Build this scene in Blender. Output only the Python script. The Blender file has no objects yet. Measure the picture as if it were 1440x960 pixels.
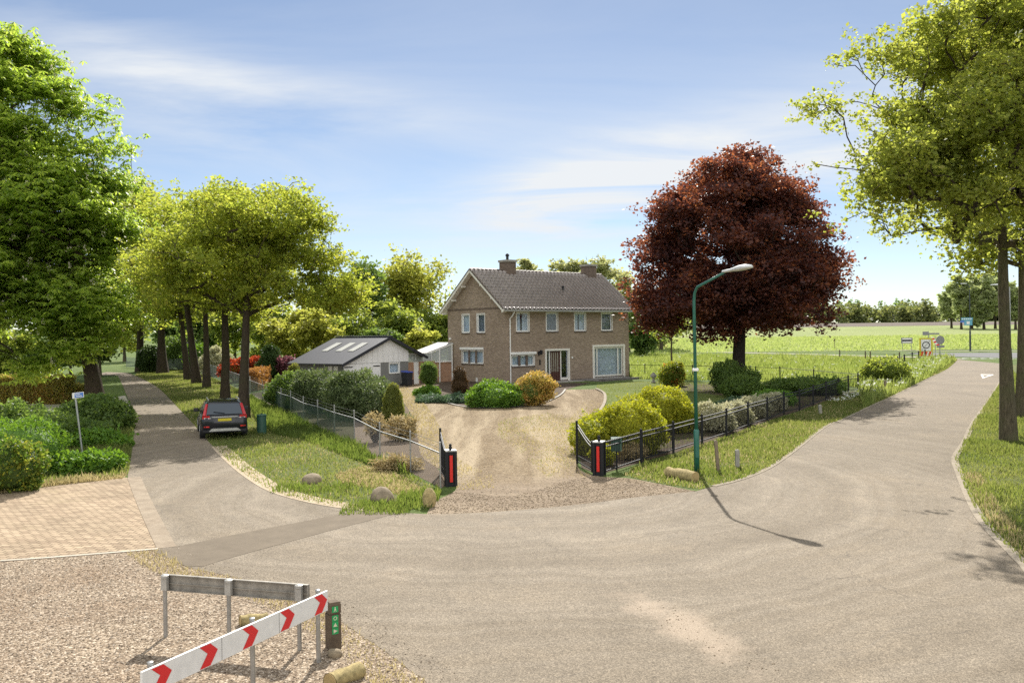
import bpy, math, numpy as np
from mathutils import Vector, Matrix
from mathutils.geometry import tessellate_polygon
R_ = math.radians
sc = bpy.context.scene
COL = sc.collection

# ------------------------------------------------------------------ survey of the site
# camera on a mast at the origin; land rises gently ahead of it
F, H, ROLL = 1263.0, 4.3, R_(.75)

def zg(y):
    if y < 120: return .01 * y
    if y < 500: return 1.2 + (y - 120) * .0166
    return 7.5

def ray(px, py):
    dx, up = px - 720, 468 - py
    u = dx * math.cos(ROLL) + up * math.sin(ROLL)
    v = up * math.cos(ROLL) - dx * math.sin(ROLL)
    return u / F, v / F

def G(px, py):
    """ground point seen at a surveyed bearing"""
    a, b = ray(px, py)
    D = H / (.01 - b)
    if D > 120 or D < 0:
        D = (1.2 - 120 * .0166 - H) / (b - .0166)
        if D > 500 or D < 0: D = 500
    return Vector((a * D, D, zg(D)))

def at(px, py, D):
    a, b = ray(px, py)
    return Vector((a * D, D, H + b * D))

# ------------------------------------------------------------------ small helpers
def tag(o, label=None, cat=None, group=None, kind=None):
    if label: o['label'] = label
    if cat: o['category'] = cat
    if group: o['group'] = group
    if kind: o['kind'] = kind
    return o

def thing(name, label, cat, loc, rz=0, group=None, scale=1):
    o = bpy.data.objects.new(name, None)
    COL.objects.link(o)
    o.location = loc
    o.rotation_euler = (0, 0, rz)
    o.scale = (scale,) * 3
    o.empty_display_size = .2
    return tag(o, label, cat, group)

def copy_tree(o, parent=None):
    c = o.copy(); COL.objects.link(c); c.parent = parent
    for ch in list(o.children): copy_tree(ch, c)
    return c

def link_mesh(name, me, mats, parent=None, smooth=False):
    for m in (mats if isinstance(mats, (list, tuple)) else [mats]): me.materials.append(m)
    if smooth: me.polygons.foreach_set('use_smooth', [True] * len(me.polygons))
    o = bpy.data.objects.new(name, me)
    COL.objects.link(o)
    o.parent = parent
    return o

def np_mesh(name, V, Fc, mats, parent=None, smooth=False):
    V = np.asarray(V, np.float32); Fc = np.asarray(Fc, np.int32)
    me = bpy.data.meshes.new(name)
    n, k = Fc.shape
    me.vertices.add(len(V)); me.vertices.foreach_set('co', V.ravel())
    me.loops.add(n * k); me.loops.foreach_set('vertex_index', Fc.ravel())
    me.polygons.add(n); me.polygons.foreach_set('loop_start', np.arange(0, n * k, k, dtype=np.int32))
    me.update(calc_edges=True)
    return link_mesh(name, me, mats, parent, smooth)

class MB:
    """collects boxes, tubes, lathes and prisms into ONE mesh"""
    def __init__(s): s.v = []; s.f = []
    def add(s, vs, fs):
        n = len(s.v); s.v += [tuple(p) for p in vs]; s.f += [tuple(i + n for i in f) for f in fs]; return s
    def box(s, x0, x1, y0, y1, z0, z1, f=None):
        p = [(x, y, z) for z in (z0, z1) for y in (y0, y1) for x in (x0, x1)]
        if f: p = [f(*q) for q in p]
        return s.add(p, [(0, 2, 3, 1), (4, 5, 7, 6), (0, 1, 5, 4), (2, 6, 7, 3), (0, 4, 6, 2), (1, 3, 7, 5)])
    def beam(s, a, b, w, h, up=(0, 0, 1)):
        a, b = Vector(a), Vector(b); d = (b - a).normalized(); up = Vector(up)
        sd = d.cross(up)
        if sd.length < 1e-4: sd = d.cross(Vector((1, 0, 0)))
        sd.normalize(); u = sd.cross(d)
        p = [q + sd * sx * w / 2 + u * sz * h / 2 for q in (a, b) for sx, sz in ((-1, -1), (1, -1), (1, 1), (-1, 1))]
        return s.add(p, [(0, 1, 2, 3), (7, 6, 5, 4), (0, 4, 5, 1), (1, 5, 6, 2), (2, 6, 7, 3), (3, 7, 4, 0)])
    def tube(s, pts, r, n=8, cap=True):
        pts = [Vector(p) for p in pts]; rs = r if isinstance(r, (list, tuple)) else [r] * len(pts)
        vs = []; fs = []; ref = None
        for i, p in enumerate(pts):
            d = (pts[min(i + 1, len(pts) - 1)] - pts[max(i - 1, 0)]).normalized()
            if ref is None: ref = Vector((1, 0, 0)) if abs(d.x) < .9 else Vector((0, 1, 0))
            a = (ref - d * ref.dot(d)).normalized(); ref = a; b = d.cross(a)
            for k in range(n):
                t = 2 * math.pi * k / n
                vs.append(p + (a * math.cos(t) + b * math.sin(t)) * rs[i])
        for i in range(len(pts) - 1):
            for k in range(n):
                fs.append((i * n + k, i * n + (k + 1) % n, (i + 1) * n + (k + 1) % n, (i + 1) * n + k))
        if cap:
            fs.append(tuple(range(n))[::-1]); fs.append(tuple((len(pts) - 1) * n + k for k in range(n)))
        return s.add(vs, fs)
    def lathe(s, prof, n=16, c=(0, 0, 0)):
        vs = []; fs = []
        for r, z in prof:
            for k in range(n):
                t = 2 * math.pi * k / n; vs.append((c[0] + r * math.cos(t), c[1] + r * math.sin(t), c[2] + z))
        m = len(prof)
        for i in range(m - 1):
            for k in range(n): fs.append((i * n + k, i * n + (k + 1) % n, (i + 1) * n + (k + 1) % n, (i + 1) * n + k))
        fs.append(tuple(range(n))[::-1]); fs.append(tuple((m - 1) * n + k for k in range(n)))
        return s.add(vs, fs)
    def prism(s, poly, d0, d1, f):
        n = len(poly)
        vs = [f(a, d0, b) for a, b in poly] + [f(a, d1, b) for a, b in poly]
        fs = [tuple(range(n)), tuple(range(2 * n - 1, n - 1, -1))] + [(i, (i + 1) % n, n + (i + 1) % n, n + i) for i in range(n)]
        return s.add(vs, fs)
    def build(s, name, mats, parent=None, smooth=False, bevel=0):
        me = bpy.data.meshes.new(name); me.from_pydata(s.v, [], s.f); me.update()
        o = link_mesh(name, me, mats, parent, smooth)
        if bevel:
            m = o.modifiers.new('bevel', 'BEVEL'); m.width = bevel; m.segments = 2; m.limit_method = 'ANGLE'
        return o

# ------------------------------------------------------------------ materials
class NB:
    def __init__(s, name):
        s.m = bpy.data.materials.new(name); s.m.use_nodes = True
        s.t = s.m.node_tree; s.b = s.t.nodes['Principled BSDF']; s.out = s.t.nodes['Material Output']
    def n(s, typ, **kw):
        x = s.t.nodes.new(typ)
        for k, v in kw.items(): setattr(x, k, v)
        return x
    def l(s, a, b): s.t.links.new(a, b)
    def val(s, sock, v):
        if hasattr(v, 'bl_idname') or hasattr(v, 'is_output'): s.l(v, sock)
        else: sock.default_value = v
    def pos(s): return s.n('ShaderNodeTexCoord').outputs['Object']
    def mapv(s, vec, scale=(1, 1, 1), rot=(0, 0, 0)):
        x = s.n('ShaderNodeMapping'); s.l(vec, x.inputs[0]); x.inputs['Scale'].default_value = scale
        x.inputs['Rotation'].default_value = rot; return x.outputs[0]
    def noise(s, vec, scale, detail=4, rough=.55, dist=0):
        x = s.n('ShaderNodeTexNoise'); s.l(vec, x.inputs['Vector'])
        x.inputs['Scale'].default_value = scale; x.inputs['Detail'].default_value = detail
        x.inputs['Roughness'].default_value = rough; x.inputs['Distortion'].default_value = dist
        return x.outputs['Fac']
    def vor(s, vec, scale, out='Color', rnd=1):
        x = s.n('ShaderNodeTexVoronoi'); s.l(vec, x.inputs['Vector']); x.inputs['Scale'].default_value = scale
        x.inputs['Randomness'].default_value = rnd
        return x.outputs[out]
    def ramp(s, fac, stops, interp='LINEAR'):
        x = s.n('ShaderNodeValToRGB'); s.l(fac, x.inputs[0]); r = x.color_ramp; r.interpolation = interp
        while len(r.elements) < len(stops): r.elements.new(.5)
        for e, (p, c) in zip(r.elements, stops):
            e.position = p; e.color = (*c, 1) if not isinstance(c, (int, float)) else (c, c, c, 1)
        return x.outputs[0]
    def mix(s, fac, a, b, blend='MIX'):
        x = s.n('ShaderNodeMix', data_type='RGBA', blend_type=blend)
        s.val(x.inputs[0], fac)
        for i, v in ((6, a), (7, b)):
            if isinstance(v, (tuple, list)): x.inputs[i].default_value = (*v[:3], 1)
            else: s.l(v, x.inputs[i])
        return x.outputs[2]
    def math(s, op, a, b=None, c=None, clamp=False):
        x = s.n('ShaderNodeMath', operation=op, use_clamp=clamp)
        for i, v in enumerate((a, b, c)):
            if v is not None: s.val(x.inputs[i], v)
        return x.outputs[0]
    def bump(s, h, strength=.5, dist=.02):
        x = s.n('ShaderNodeBump'); s.l(h, x.inputs['Height']); x.inputs['Strength'].default_value = strength
        x.inputs['Distance'].default_value = dist; s.l(x.outputs[0], s.b.inputs['Normal'])
    def col(s, c):
        if isinstance(c, (tuple, list)): s.b.inputs['Base Color'].default_value = (*c[:3], 1)
        else: s.l(c, s.b.inputs['Base Color'])
        return s
    def rough(s, r): s.val(s.b.inputs['Roughness'], r); return s
    def spec(s, r): s.b.inputs['Specular IOR Level'].default_value = r; return s

MATS = {}
def plain(name, c, rough=.6, metal=0, spec=.4, var=.18, scale=6, bump=0):
    """a painted / cast surface with slight wear"""
    if name in MATS: return MATS[name]
    b = NB(name); p = b.pos()
    n1 = b.noise(p, scale, 5); n2 = b.noise(p, scale * 9, 3)
    k = b.math('ADD', b.math('MULTIPLY', n1, .6), b.math('MULTIPLY', n2, .4))
    lo = tuple(x * (1 - var) for x in c); hi = tuple(min(1, x * (1 + var)) for x in c)
    b.col(b.ramp(k, [(.3, lo), (.7, hi)])); b.rough(rough); b.spec(spec)
    b.b.inputs['Metallic'].default_value = metal
    if bump: b.bump(n2, bump, .01)
    MATS[name] = b.m
    return b.m

def sheet_mat(name, fine, coarse, fs=30, cs=.6, k=.5, bump=.4, bd=.02, stretch=None, mid=3.):
    b = NB(name); p = b.pos()
    pv = b.mapv(p, stretch) if stretch else p
    n1 = b.noise(p, fs, 6, .7); n2 = b.noise(pv, cs, 5, .6, .4); n3 = b.noise(p, mid, 5, .65)
    c = b.mix(k, b.ramp(n1, fine), b.ramp(n2, coarse))
    c = b.mix(.5, c, b.ramp(n3, [(.3, (.75,) * 3), (.7, (1.2,) * 3)]), 'MULTIPLY')
    b.col(c).rough(.95).spec(.15)
    b.bump(b.math('ADD', n1, b.math('MULTIPLY', n3, .8)), bump, bd)
    return b.m

def gravel_mat(name, stops, cell=28, tint=((.3, (.8, .74, .66)), (.7, (1.15, 1.1, 1.0))), cs=.45, k=.8, bump=.9, tracks=None, earth=None):
    b = NB(name); p = b.pos()
    v = b.n('ShaderNodeTexVoronoi'); b.l(p, v.inputs['Vector']); v.inputs['Scale'].default_value = cell
    sep = b.n('ShaderNodeSeparateColor'); b.l(v.outputs['Color'], sep.inputs[0])
    c = b.ramp(sep.outputs[0], stops)
    big = b.noise(p, cs, 6, .65, .5)
    c = b.mix(k, c, b.ramp(big, list(tint)), 'MULTIPLY')
    c = b.mix(.6, c, b.ramp(b.noise(p, 5, 5, .7), [(.3, (.72,) * 3), (.7, (1.2,) * 3)]), 'MULTIPLY')
    if tracks:
        tn = b.noise(b.mapv(p, tracks[0], (0, 0, tracks[1])), 1, 5, .6, .3)
        c = b.mix(b.ramp(tn, [(.44, 0), (.62, .8)]), c, tracks[2])
    if earth:
        sp = b.n('ShaderNodeSeparateXYZ'); b.l(p, sp.inputs[0])
        e = b.math('ADD', sp.outputs[1], b.math('MULTIPLY', b.math('SUBTRACT', b.noise(p, .5, 6, .65), .5), 9))
        m = b.n('ShaderNodeMapRange'); m.interpolation_type = 'SMOOTHSTEP'; b.l(e, m.inputs[0]); m.inputs[1].default_value = 22.6; m.inputs[2].default_value = 27.2; m.inputs[3].default_value = .95; m.inputs[4].default_value = 0
        ec = b.mix(.5, b.ramp(b.noise(p, 18, 6, .7), [(.3, (.13, .095, .062)), (.7, (.36, .28, .195))]), b.ramp(b.noise(b.mapv(p, (.35, 1.7, 1)), .9, 5, .6), [(.35, (.17, .125, .085)), (.65, (.36, .285, .2))]))
        c = b.mix(m.outputs[0], c, ec)
    b.col(c).rough(.92).spec(.2)
    b.bump(b.math('ADD', b.math('MULTIPLY', v.outputs['Distance'], -1.5), b.math('MULTIPLY', big, 2)), bump, .03)
    return b.m

def leaf_mat(name, dif, tr, mixf=.45, rough=.55, clump=.35, cscale=.5, gain=1.38):
    dif = [(p, tuple(min(.8, x * gain) for x in c)) for p, c in dif]; tr = [(p, tuple(min(.85, x * gain) for x in c)) for p, c in tr]
    b = NB(name)
    g = b.n('ShaderNodeNewGeometry').outputs['Random Per Island']
    n = b.noise(b.pos(), cscale, 3, .6)
    k = b.math('ADD', b.math('MULTIPLY', g, 1 - clump), b.math('MULTIPLY', b.math('SUBTRACT', n, .5), clump * 2.2))
    k = b.math('ADD', k, clump * .5)
    b.col(b.ramp(k, dif)).rough(rough).spec(.2)
    t = b.n('ShaderNodeBsdfTranslucent'); b.l(b.ramp(k, tr), t.inputs[0])
    mx = b.n('ShaderNodeMixShader'); mx.inputs[0].default_value = mixf
    b.l(b.b.outputs[0], mx.inputs[1]); b.l(t.outputs[0], mx.inputs[2]); b.l(mx.outputs[0], b.out.inputs[0])
    return b.m

def bark_mat(name, c):
    b = NB(name); p = b.pos()
    n = b.noise(b.mapv(p, (9, 9, 1.6)), 2.2, 6, .7, .6); n2 = b.noise(p, 1.3, 4)
    c1 = b.ramp(n, [(.3, tuple(x * .45 for x in c)), (.7, tuple(x * 1.5 for x in c))])
    b.col(b.mix(b.ramp(n2, [(.45, 0), (.75, .6)]), c1, (c[0] * .9, c[1] * 1.25, c[2] * .7))).rough(.95).spec(.15)
    b.bump(n, 1, .05)
    return b.m

# --- ground materials
def asphalt():
    b = NB('asphalt_surface'); p = b.pos()
    v = b.vor(p, 75); sep = b.n('ShaderNodeSeparateColor'); b.l(v, sep.inputs[0])
    c = b.ramp(sep.outputs[0], [(0, (.1, .08, .056)), (.35, (.157, .127, .09)), (.7, (.205, .167, .119)), (1, (.3, .246, .178))])
    # worn lanes that follow the bend
    s1 = b.n('ShaderNodeVectorMath', operation='SUBTRACT'); b.l(p, s1.inputs[0]); s1.inputs[1].default_value = (0, 24.6, 0)
    s2 = b.n('ShaderNodeVectorMath', operation='MULTIPLY'); b.l(s1.outputs[0], s2.inputs[0]); s2.inputs[1].default_value = (1, 1, 0)
    s3 = b.n('ShaderNodeVectorMath', operation='LENGTH'); b.l(s2.outputs[0], s3.inputs[0]); r = s3.outputs['Value']
    wob = b.noise(p, .25, 2)
    cx = b.n('ShaderNodeCombineXYZ'); b.l(b.math('ADD', r, b.math('MULTIPLY', wob, 2.2)), cx.inputs[0])
    arc = b.noise(cx.outputs[0], 1.1, 5, .7)
    arcm = b.ramp(arc, [(.3, (.77, .77, .79)), (.46, (.98, .98, .98)), (.53, (1.09, 1.11, 1.15)), (.66, (1.3, 1.33, 1.38))])
    fade = b.ramp(b.math('DIVIDE', r, 30), [(.1, 1), (.42, .7), (.9, .15)])
    c = b.mix(fade, c, b.mix(1, c, arcm, 'MULTIPLY'))
    fine = b.noise(cx.outputs[0], 7, 3, .6)
    tyre = b.math('MULTIPLY', b.ramp(fine, [(.6, 0), (.7, .75)]), b.ramp(b.noise(p, .35, 3), [(.45, 0), (.6, 1)]))
    c = b.mix(b.math('MULTIPLY', tyre, fade), c, (.07, .065, .06))
    big = b.noise(p, .33, 6, .62, .3)
    c = b.mix(.8, c, b.ramp(big, [(.3, (.8, .79, .77)), (.52, (1, 1, 1)), (.72, (1.18, 1.15, 1.1))]), 'MULTIPLY')
    c = b.mix(.7, c, b.ramp(b.noise(p, 3.2, 6, .7), [(.28, (.82,) * 3), (.7, (1.14,) * 3)]), 'MULTIPLY')
    wv = b.n('ShaderNodeVectorMath', operation='ADD'); b.l(p, wv.inputs[0])
    nz = b.n('ShaderNodeTexNoise'); b.l(p, nz.inputs['Vector']); nz.inputs['Scale'].default_value = 1.3; nz.inputs['Detail'].default_value = 5
    sc_ = b.n('ShaderNodeVectorMath', operation='SCALE'); b.l(nz.outputs['Color'], sc_.inputs[0]); sc_.inputs['Scale'].default_value = .9; b.l(sc_.outputs[0], wv.inputs[1])
    ve = b.n('ShaderNodeTexVoronoi', feature='DISTANCE_TO_EDGE'); b.l(wv.outputs[0], ve.inputs['Vector']); ve.inputs['Scale'].default_value = .3
    ck = b.math('MULTIPLY', b.ramp(ve.outputs['Distance'], [(.0, 1), (.005, 0)]), b.ramp(b.noise(p, .22, 3), [(.5, 0), (.6, .65)]))
    c = b.mix(ck, c, (.06, .05, .04))
    st = b.ramp(b.noise(p, .8, 5, .7), [(.62, 0), (.75, .35)])
    c = b.mix(st, c, (.1, .085, .068))
    # fine sand washed onto the bend
    q = (2.4, 12.6, 0)
    d1 = b.n('ShaderNodeVectorMath', operation='SUBTRACT'); b.l(p, d1.inputs[0]); d1.inputs[1].default_value = q
    def dot(v):
        x = b.n('ShaderNodeVectorMath', operation='DOT_PRODUCT'); b.l(d1.outputs[0], x.inputs[0]); x.inputs[1].default_value = v; return x.outputs['Value']
    cc = b.n('ShaderNodeCombineXYZ'); b.l(dot((.949 / .5, .316 / .5, 0)), cc.inputs[0]); b.l(dot((.316 / 2.1, -.949 / 2.1, 0)), cc.inputs[1])
    d3 = b.n('ShaderNodeVectorMath', operation='LENGTH'); b.l(cc.outputs[0], d3.inputs[0])
    sm = b.math('ADD', d3.outputs['Value'], b.math('MULTIPLY', b.math('SUBTRACT', b.noise(p, 1.6, 6, .7), .5), 3))
    c = b.mix(b.ramp(sm, [(.2, .6), (1.1, 0)]), c, b.ramp(b.noise(p, 60, 3), [(.35, (.26, .2, .14)), (.65, (.5, .4, .3))]))
    b.col(c).rough(.88).spec(.25)
    b.bump(b.math('ADD', b.vor(p, 75, 'Distance'), b.math('MULTIPLY', b.noise(p, 200, 2), .5)), .5, .008)
    return b.m
M_asphalt = asphalt()
M_patch = sheet_mat('patched_asphalt', [(.3, (.115, .094, .07)), (.7, (.2, .165, .122))], [(.3, (.135, .11, .081)), (.7, (.19, .155, .114))], 70, .8, .4, .4, .006)
M_mainroad = sheet_mat('grey_road_surface', [(.3, (.12, .12, .118)), (.7, (.18, .178, .172))], [(.3, (.14, .138, .134)), (.7, (.18, .178, .172))], 40, .2, .5, .2, .01)
M_pale = sheet_mat('pale_concrete', [(.3, (.36, .32, .26)), (.7, (.52, .47, .38))], [(.3, (.38, .34, .27)), (.7, (.5, .45, .37))], 40, 1.2, .5, .3, .01)
M_edge = sheet_mat('worn_edge_strip', [(.35, (.17, .14, .105)), (.55, (.31, .265, .2)), (.75, (.42, .365, .285))], [(.35, (.22, .185, .14)), (.65, (.36, .31, .24))], 16, 2.2, .45, .5, .02)
M_sand = sheet_mat('loose_sand', [(.3, (.3, .235, .16)), (.7, (.5, .41, .29))], [(.3, (.32, .25, .17)), (.7, (.5, .42, .31))], 45, 1.2, .5, .6, .03)
M_soil = sheet_mat('dry_soil', [(.3, (.07, .05, .034)), (.7, (.2, .15, .1))], [(.3, (.1, .075, .05)), (.7, (.18, .135, .095))], 22, 1.0, .4, 1, .06)
M_bed = sheet_mat('bed_soil', [(.3, (.045, .032, .022)), (.7, (.14, .1, .07))], [(.3, (.06, .045, .032)), (.7, (.13, .1, .07))], 22, 1.0, .4, 1, .06)
M_mouth = sheet_mat('raked_earth', [(.3, (.17, .125, .08)), (.7, (.38, .295, .2))], [(.35, (.19, .14, .095)), (.65, (.38, .3, .21))], 20, .8, .5, 1, .05, (.35, 1.6, 1))
M_meadow = sheet_mat('meadow_grass', [(.3, (.055, .095, .02)), (.7, (.13, .18, .045))], [(.3, (.07, .115, .025)), (.7, (.14, .165, .05))], 7, .12, .5, .9, .12)
M_verge = sheet_mat('verge_turf', [(.3, (.055, .08, .02)), (.7, (.14, .155, .05))], [(.3, (.065, .1, .022)), (.55, (.13, .14, .05)), (.72, (.22, .18, .095))], 18, .55, .5, .9, .05)
M_lawn = sheet_mat('mown_lawn', [(.3, (.075, .1, .025)), (.7, (.13, .155, .045))], [(.3, (.085, .11, .03)), (.7, (.135, .16, .05))], 30, .5, .5, .5, .02)
M_crop = sheet_mat('young_crop', [(.3, (.15, .19, .06)), (.7, (.27, .31, .11))], [(.3, (.17, .21, .065)), (.7, (.29, .31, .12))], 1.6, .03, .5, .8, .3, (1, .35, 1), .35)
M_plough = sheet_mat('ploughed_earth', [(.3, (.1, .08, .065)), (.7, (.17, .14, .115))], [(.3, (.11, .09, .07)), (.7, (.16, .13, .11))], .8, .03, .5, .8, .3)
M_lot = gravel_mat('lot_gravel', [(0, (.11, .08, .055)), (.3, (.2, .152, .107)), (.6, (.29, .23, .165)), (.85, (.4, .33, .25)), (1, (.56, .49, .4))], 40,
                   ((.3, (.74, .62, .5)), (.5, (.96, .92, .87)), (.7, (1.1, 1.07, 1.0))), .5, bump=.45)
M_drive = gravel_mat('driveway_gravel', earth=True, stops= [(0, (.145, .103, .058)), (.4, (.2, .147, .087)), (.75, (.255, .194, .119)), (1, (.35, .28, .185))], cell=24, tint=
                     ((.3, (.78, .72, .62)), (.7, (1.1, 1.08, 1.04))), cs=.3, tracks=((.85, .09, 1), R_(-8), (.4, .32, .21)))

def paving():
    b = NB('brick_paving_blocks'); p = b.mapv(b.pos(), (1, 1, 1), (0, 0, R_(9)))
    br = b.n('ShaderNodeTexBrick'); b.l(p, br.inputs['Vector']); br.inputs['Scale'].default_value = 1
    br.inputs['Brick Width'].default_value = .23; br.inputs['Row Height'].default_value = .115
    br.inputs['Mortar Size'].default_value = .011; br.inputs['Color1'].default_value = (.27, .205, .145, 1)
    br.inputs['Color2'].default_value = (.42, .335, .24, 1); br.inputs['Mortar'].default_value = (.1, .075, .048, 1)
    c = b.mix(.75, br.outputs['Color'], b.ramp(b.noise(p, .7, 6, .65), [(.3, (.78, .75, .68)), (.7, (1.2, 1.15, 1.08))]), 'MULTIPLY')
    c = b.mix(b.ramp(b.noise(p, 1.1, 6, .7), [(.56, 0), (.7, .4)]), c, (.3, .24, .14))
    c = b.mix(.6, c, b.ramp(b.noise(p, 25, 4), [(.3, (.75,) * 3), (.7, (1.2,) * 3)]), 'MULTIPLY')
    b.col(c).rough(.9).spec(.2); b.bump(b.math('ADD', br.outputs['Fac'], b.math('MULTIPLY', b.noise(p, 25, 3), -.6)), -.6, .012)
    return b.m
M_paving = paving()

def brick(name, c1, c2, mortar, stain=.5):
    b = NB(name); p = b.pos()
    sp = b.n('ShaderNodeSeparateXYZ'); b.l(p, sp.inputs[0])
    cx = b.n('ShaderNodeCombineXYZ'); b.l(b.math('ADD', sp.outputs[0], sp.outputs[1]), cx.inputs[0]); b.l(sp.outputs[2], cx.inputs[1])
    br = b.n('ShaderNodeTexBrick'); b.l(cx.outputs[0], br.inputs['Vector']); br.inputs['Scale'].default_value = 1
    br.inputs['Brick Width'].default_value = .24; br.inputs['Row Height'].default_value = .075
    br.inputs['Mortar Size'].default_value = .009; br.inputs['Bias'].default_value = -.1
    for k, v in (('Color1', c1), ('Color2', c2), ('Mortar', mortar)): br.inputs[k].default_value = (*v, 1)
    c = b.mix(.7, br.outputs['Color'], b.ramp(b.noise(b.mapv(cx.outputs[0], (4, 12, 1)), 1, 4, .7), [(.3, (.65, .63, .62)), (.7, (1.3, 1.27, 1.22))]), 'MULTIPLY')
    c = b.mix(stain, c, b.ramp(b.noise(p, .5, 5, .6), [(.3, (.8, .78, .76)), (.7, (1.15, 1.15, 1.13))]), 'MULTIPLY')
    b.col(c).rough(.92).spec(.2); b.bump(br.outputs['Fac'], -.5, .01)
    return b.m
M_brick = brick('house_brick', (.27, .205, .15), (.42, .33, .255), (.35, .3, .25))
M_plinth = brick('plinth_brick', (.09, .065, .055), (.14, .1, .085), (.12, .1, .09))
M_redbrick = brick('red_brick', (.36, .19, .11), (.46, .26, .16), (.4, .32, .25))
M_chimney = brick('chimney_brick', (.13, .095, .075), (.22, .165, .13), (.17, .145, .125))

M_white = plain('white_paint', (.86, .85, .81), .45, var=.06)
M_offwhite = plain('cream_paint', (.82, .79, .71), .5, var=.08)
M_black = plain('black_metal', (.014, .014, .016), .6, .0, .3)
M_galv = plain('galvanised_steel', (.36, .36, .35), .42, .75, .5, .22, 9)
M_alu = plain('dull_aluminium', (.42, .41, .38), .55, .55, .5, .3, 5)
M_alud = plain('stained_aluminium', (.27, .25, .215), .65, .35, .4, .5, 7)
M_concrete = plain('grey_concrete', (.32, .3, .26), .9, var=.3, scale=4, bump=.5)
M_dark = plain('dark_void', (.012, .012, .014), .8)
M_tile = plain('roof_tile_clay', (.24, .2, .17), .33, 0, 1.0, .35, 2.2)
M_ridge = plain('ridge_tile_clay', (.1, .075, .06), .6, 0, .4, .3, 3)
M_barnroof = plain('dark_sheet_roof', (.032, .033, .04), .5, 0, .35, .12, 3)
M_panel = plain('translucent_panel', (.42, .41, .36), .4, var=.1)
M_barnwhite = plain('white_cladding', (.82, .81, .79), .6, var=.07, scale=2)
M_barngrey = plain('grey_cladding', (.2, .2, .19), .7, var=.12, scale=2)
M_wood = plain('weathered_timber', (.2, .155, .105), .85, var=.35, scale=7, bump=.6)
M_oldwood = plain('dark_weathered_timber', (.105, .075, .048), .85, var=.45, scale=9, bump=.6)
M_log = plain('mossy_log', (.36, .285, .13), .95, var=.6, scale=16, bump=1)
M_logend = plain('log_end_grain', (.4, .29, .13), .9, var=.25, scale=14)
M_stone = plain('field_stone', (.24, .19, .125), .9, var=.45, scale=5, bump=.8)
M_lampgreen = plain('green_lacquer', (.02, .12, .085), .35, 0, .5, .12)
M_lamphead = plain('pale_grey_plastic', (.55, .56, .54), .35, 0, .5, .08)
M_boxgreen = plain('dull_green_plastic', (.03, .085, .06), .45, 0, .5, .15)
M_bindark = plain('black_plastic', (.022, .024, .028), .5, 0, .5, .2)
M_binblue = plain('blue_plastic', (.03, .06, .3), .45, 0, .5, .15)
M_red = plain('red_paint', (.62, .018, .022), .4, 0, .5, .06)
M_redlens = plain('red_lens', (.62, .022, .016), .25, 0, .5, .05)
M_taillens = plain('tail_lens', (.42, .012, .015), .2, 0, .5, .1)
M_browndark = plain('dull_red_lens', (.11, .03, .025), .35)
M_signwhite = plain('white_reflective_film', (.7, .69, .66), .4, 0, .5, .12, 8)
M_signgrey = plain('grey_sign_back', (.22, .22, .215), .5, .3)
M_signblue = plain('blue_sign_film', (.06, .17, .5), .35, 0, .5, .08)
M_blueboard = plain('pale_blue_sign', (.1, .32, .42), .4, 0, .5, .08)
M_signgreen = plain('green_marker_film', (.01, .3, .09), .4, 0, .5, .06)
M_yellow = plain('yellow_paint', (.55, .45, .02), .5, 0, .4, .1)
M_door = plain('stained_wood_door', (.085, .028, .018), .4, 0, .5, .25, 5)
M_curtain = plain('net_curtain', (.62, .63, .62), .8, var=.12, scale=7)
M_greycurtain = plain('grey_blind', (.2, .2, .205), .8, var=.1, scale=7)
M_net = None

def glass(name, tint=(.9, .95, 1), gl=1.0, op=0.0, opc=(.5, .5, .5)):
    b = NB(name)
    lw = b.n('ShaderNodeLayerWeight'); lw.inputs[0].default_value = .5
    tr = b.n('ShaderNodeBsdfTransparent'); tr.inputs[0].default_value = (*tint, 1)
    g = b.n('ShaderNodeBsdfGlossy'); g.inputs['Roughness'].default_value = .02
    f = b.math('ADD', b.math('MULTIPLY', b.math('POWER', lw.outputs['Facing'], 5), gl), .05, clamp=True)
    mx = b.n('ShaderNodeMixShader'); b.l(f, mx.inputs[0]); b.l(tr.outputs[0], mx.inputs[1]); b.l(g.outputs[0], mx.inputs[2])
    last = mx.outputs[0]
    if op:
        d = b.n('ShaderNodeBsdfDiffuse'); d.inputs[0].default_value = (*opc, 1)
        m2 = b.n('ShaderNodeMixShader'); m2.inputs[0].default_value = op
        b.l(last, m2.inputs[1]); b.l(d.outputs[0], m2.inputs[2]); last = m2.outputs[0]
    b.l(last, b.out.inputs[0])
    return b.m
M_glass = glass('window_glass')
M_carglass = glass('tinted_car_glass', (.12, .16, .2), 1.3)
M_frost = glass('frosted_glass', (.9, .95, .95), .6, .6, (.6, .62, .6))
M_net = glass('green_mesh_net', (.7, .78, .72), .0, .36, (.045, .09, .06))

M_oakbark = bark_mat('oak_bark', (.06, .045, .032))
M_beechbark = bark_mat('beech_bark', (.035, .028, .024))
M_palebark = bark_mat('mossy_bark', (.12, .1, .065))
M_twig = bark_mat('shrub_twigs', (.05, .038, .026))

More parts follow.
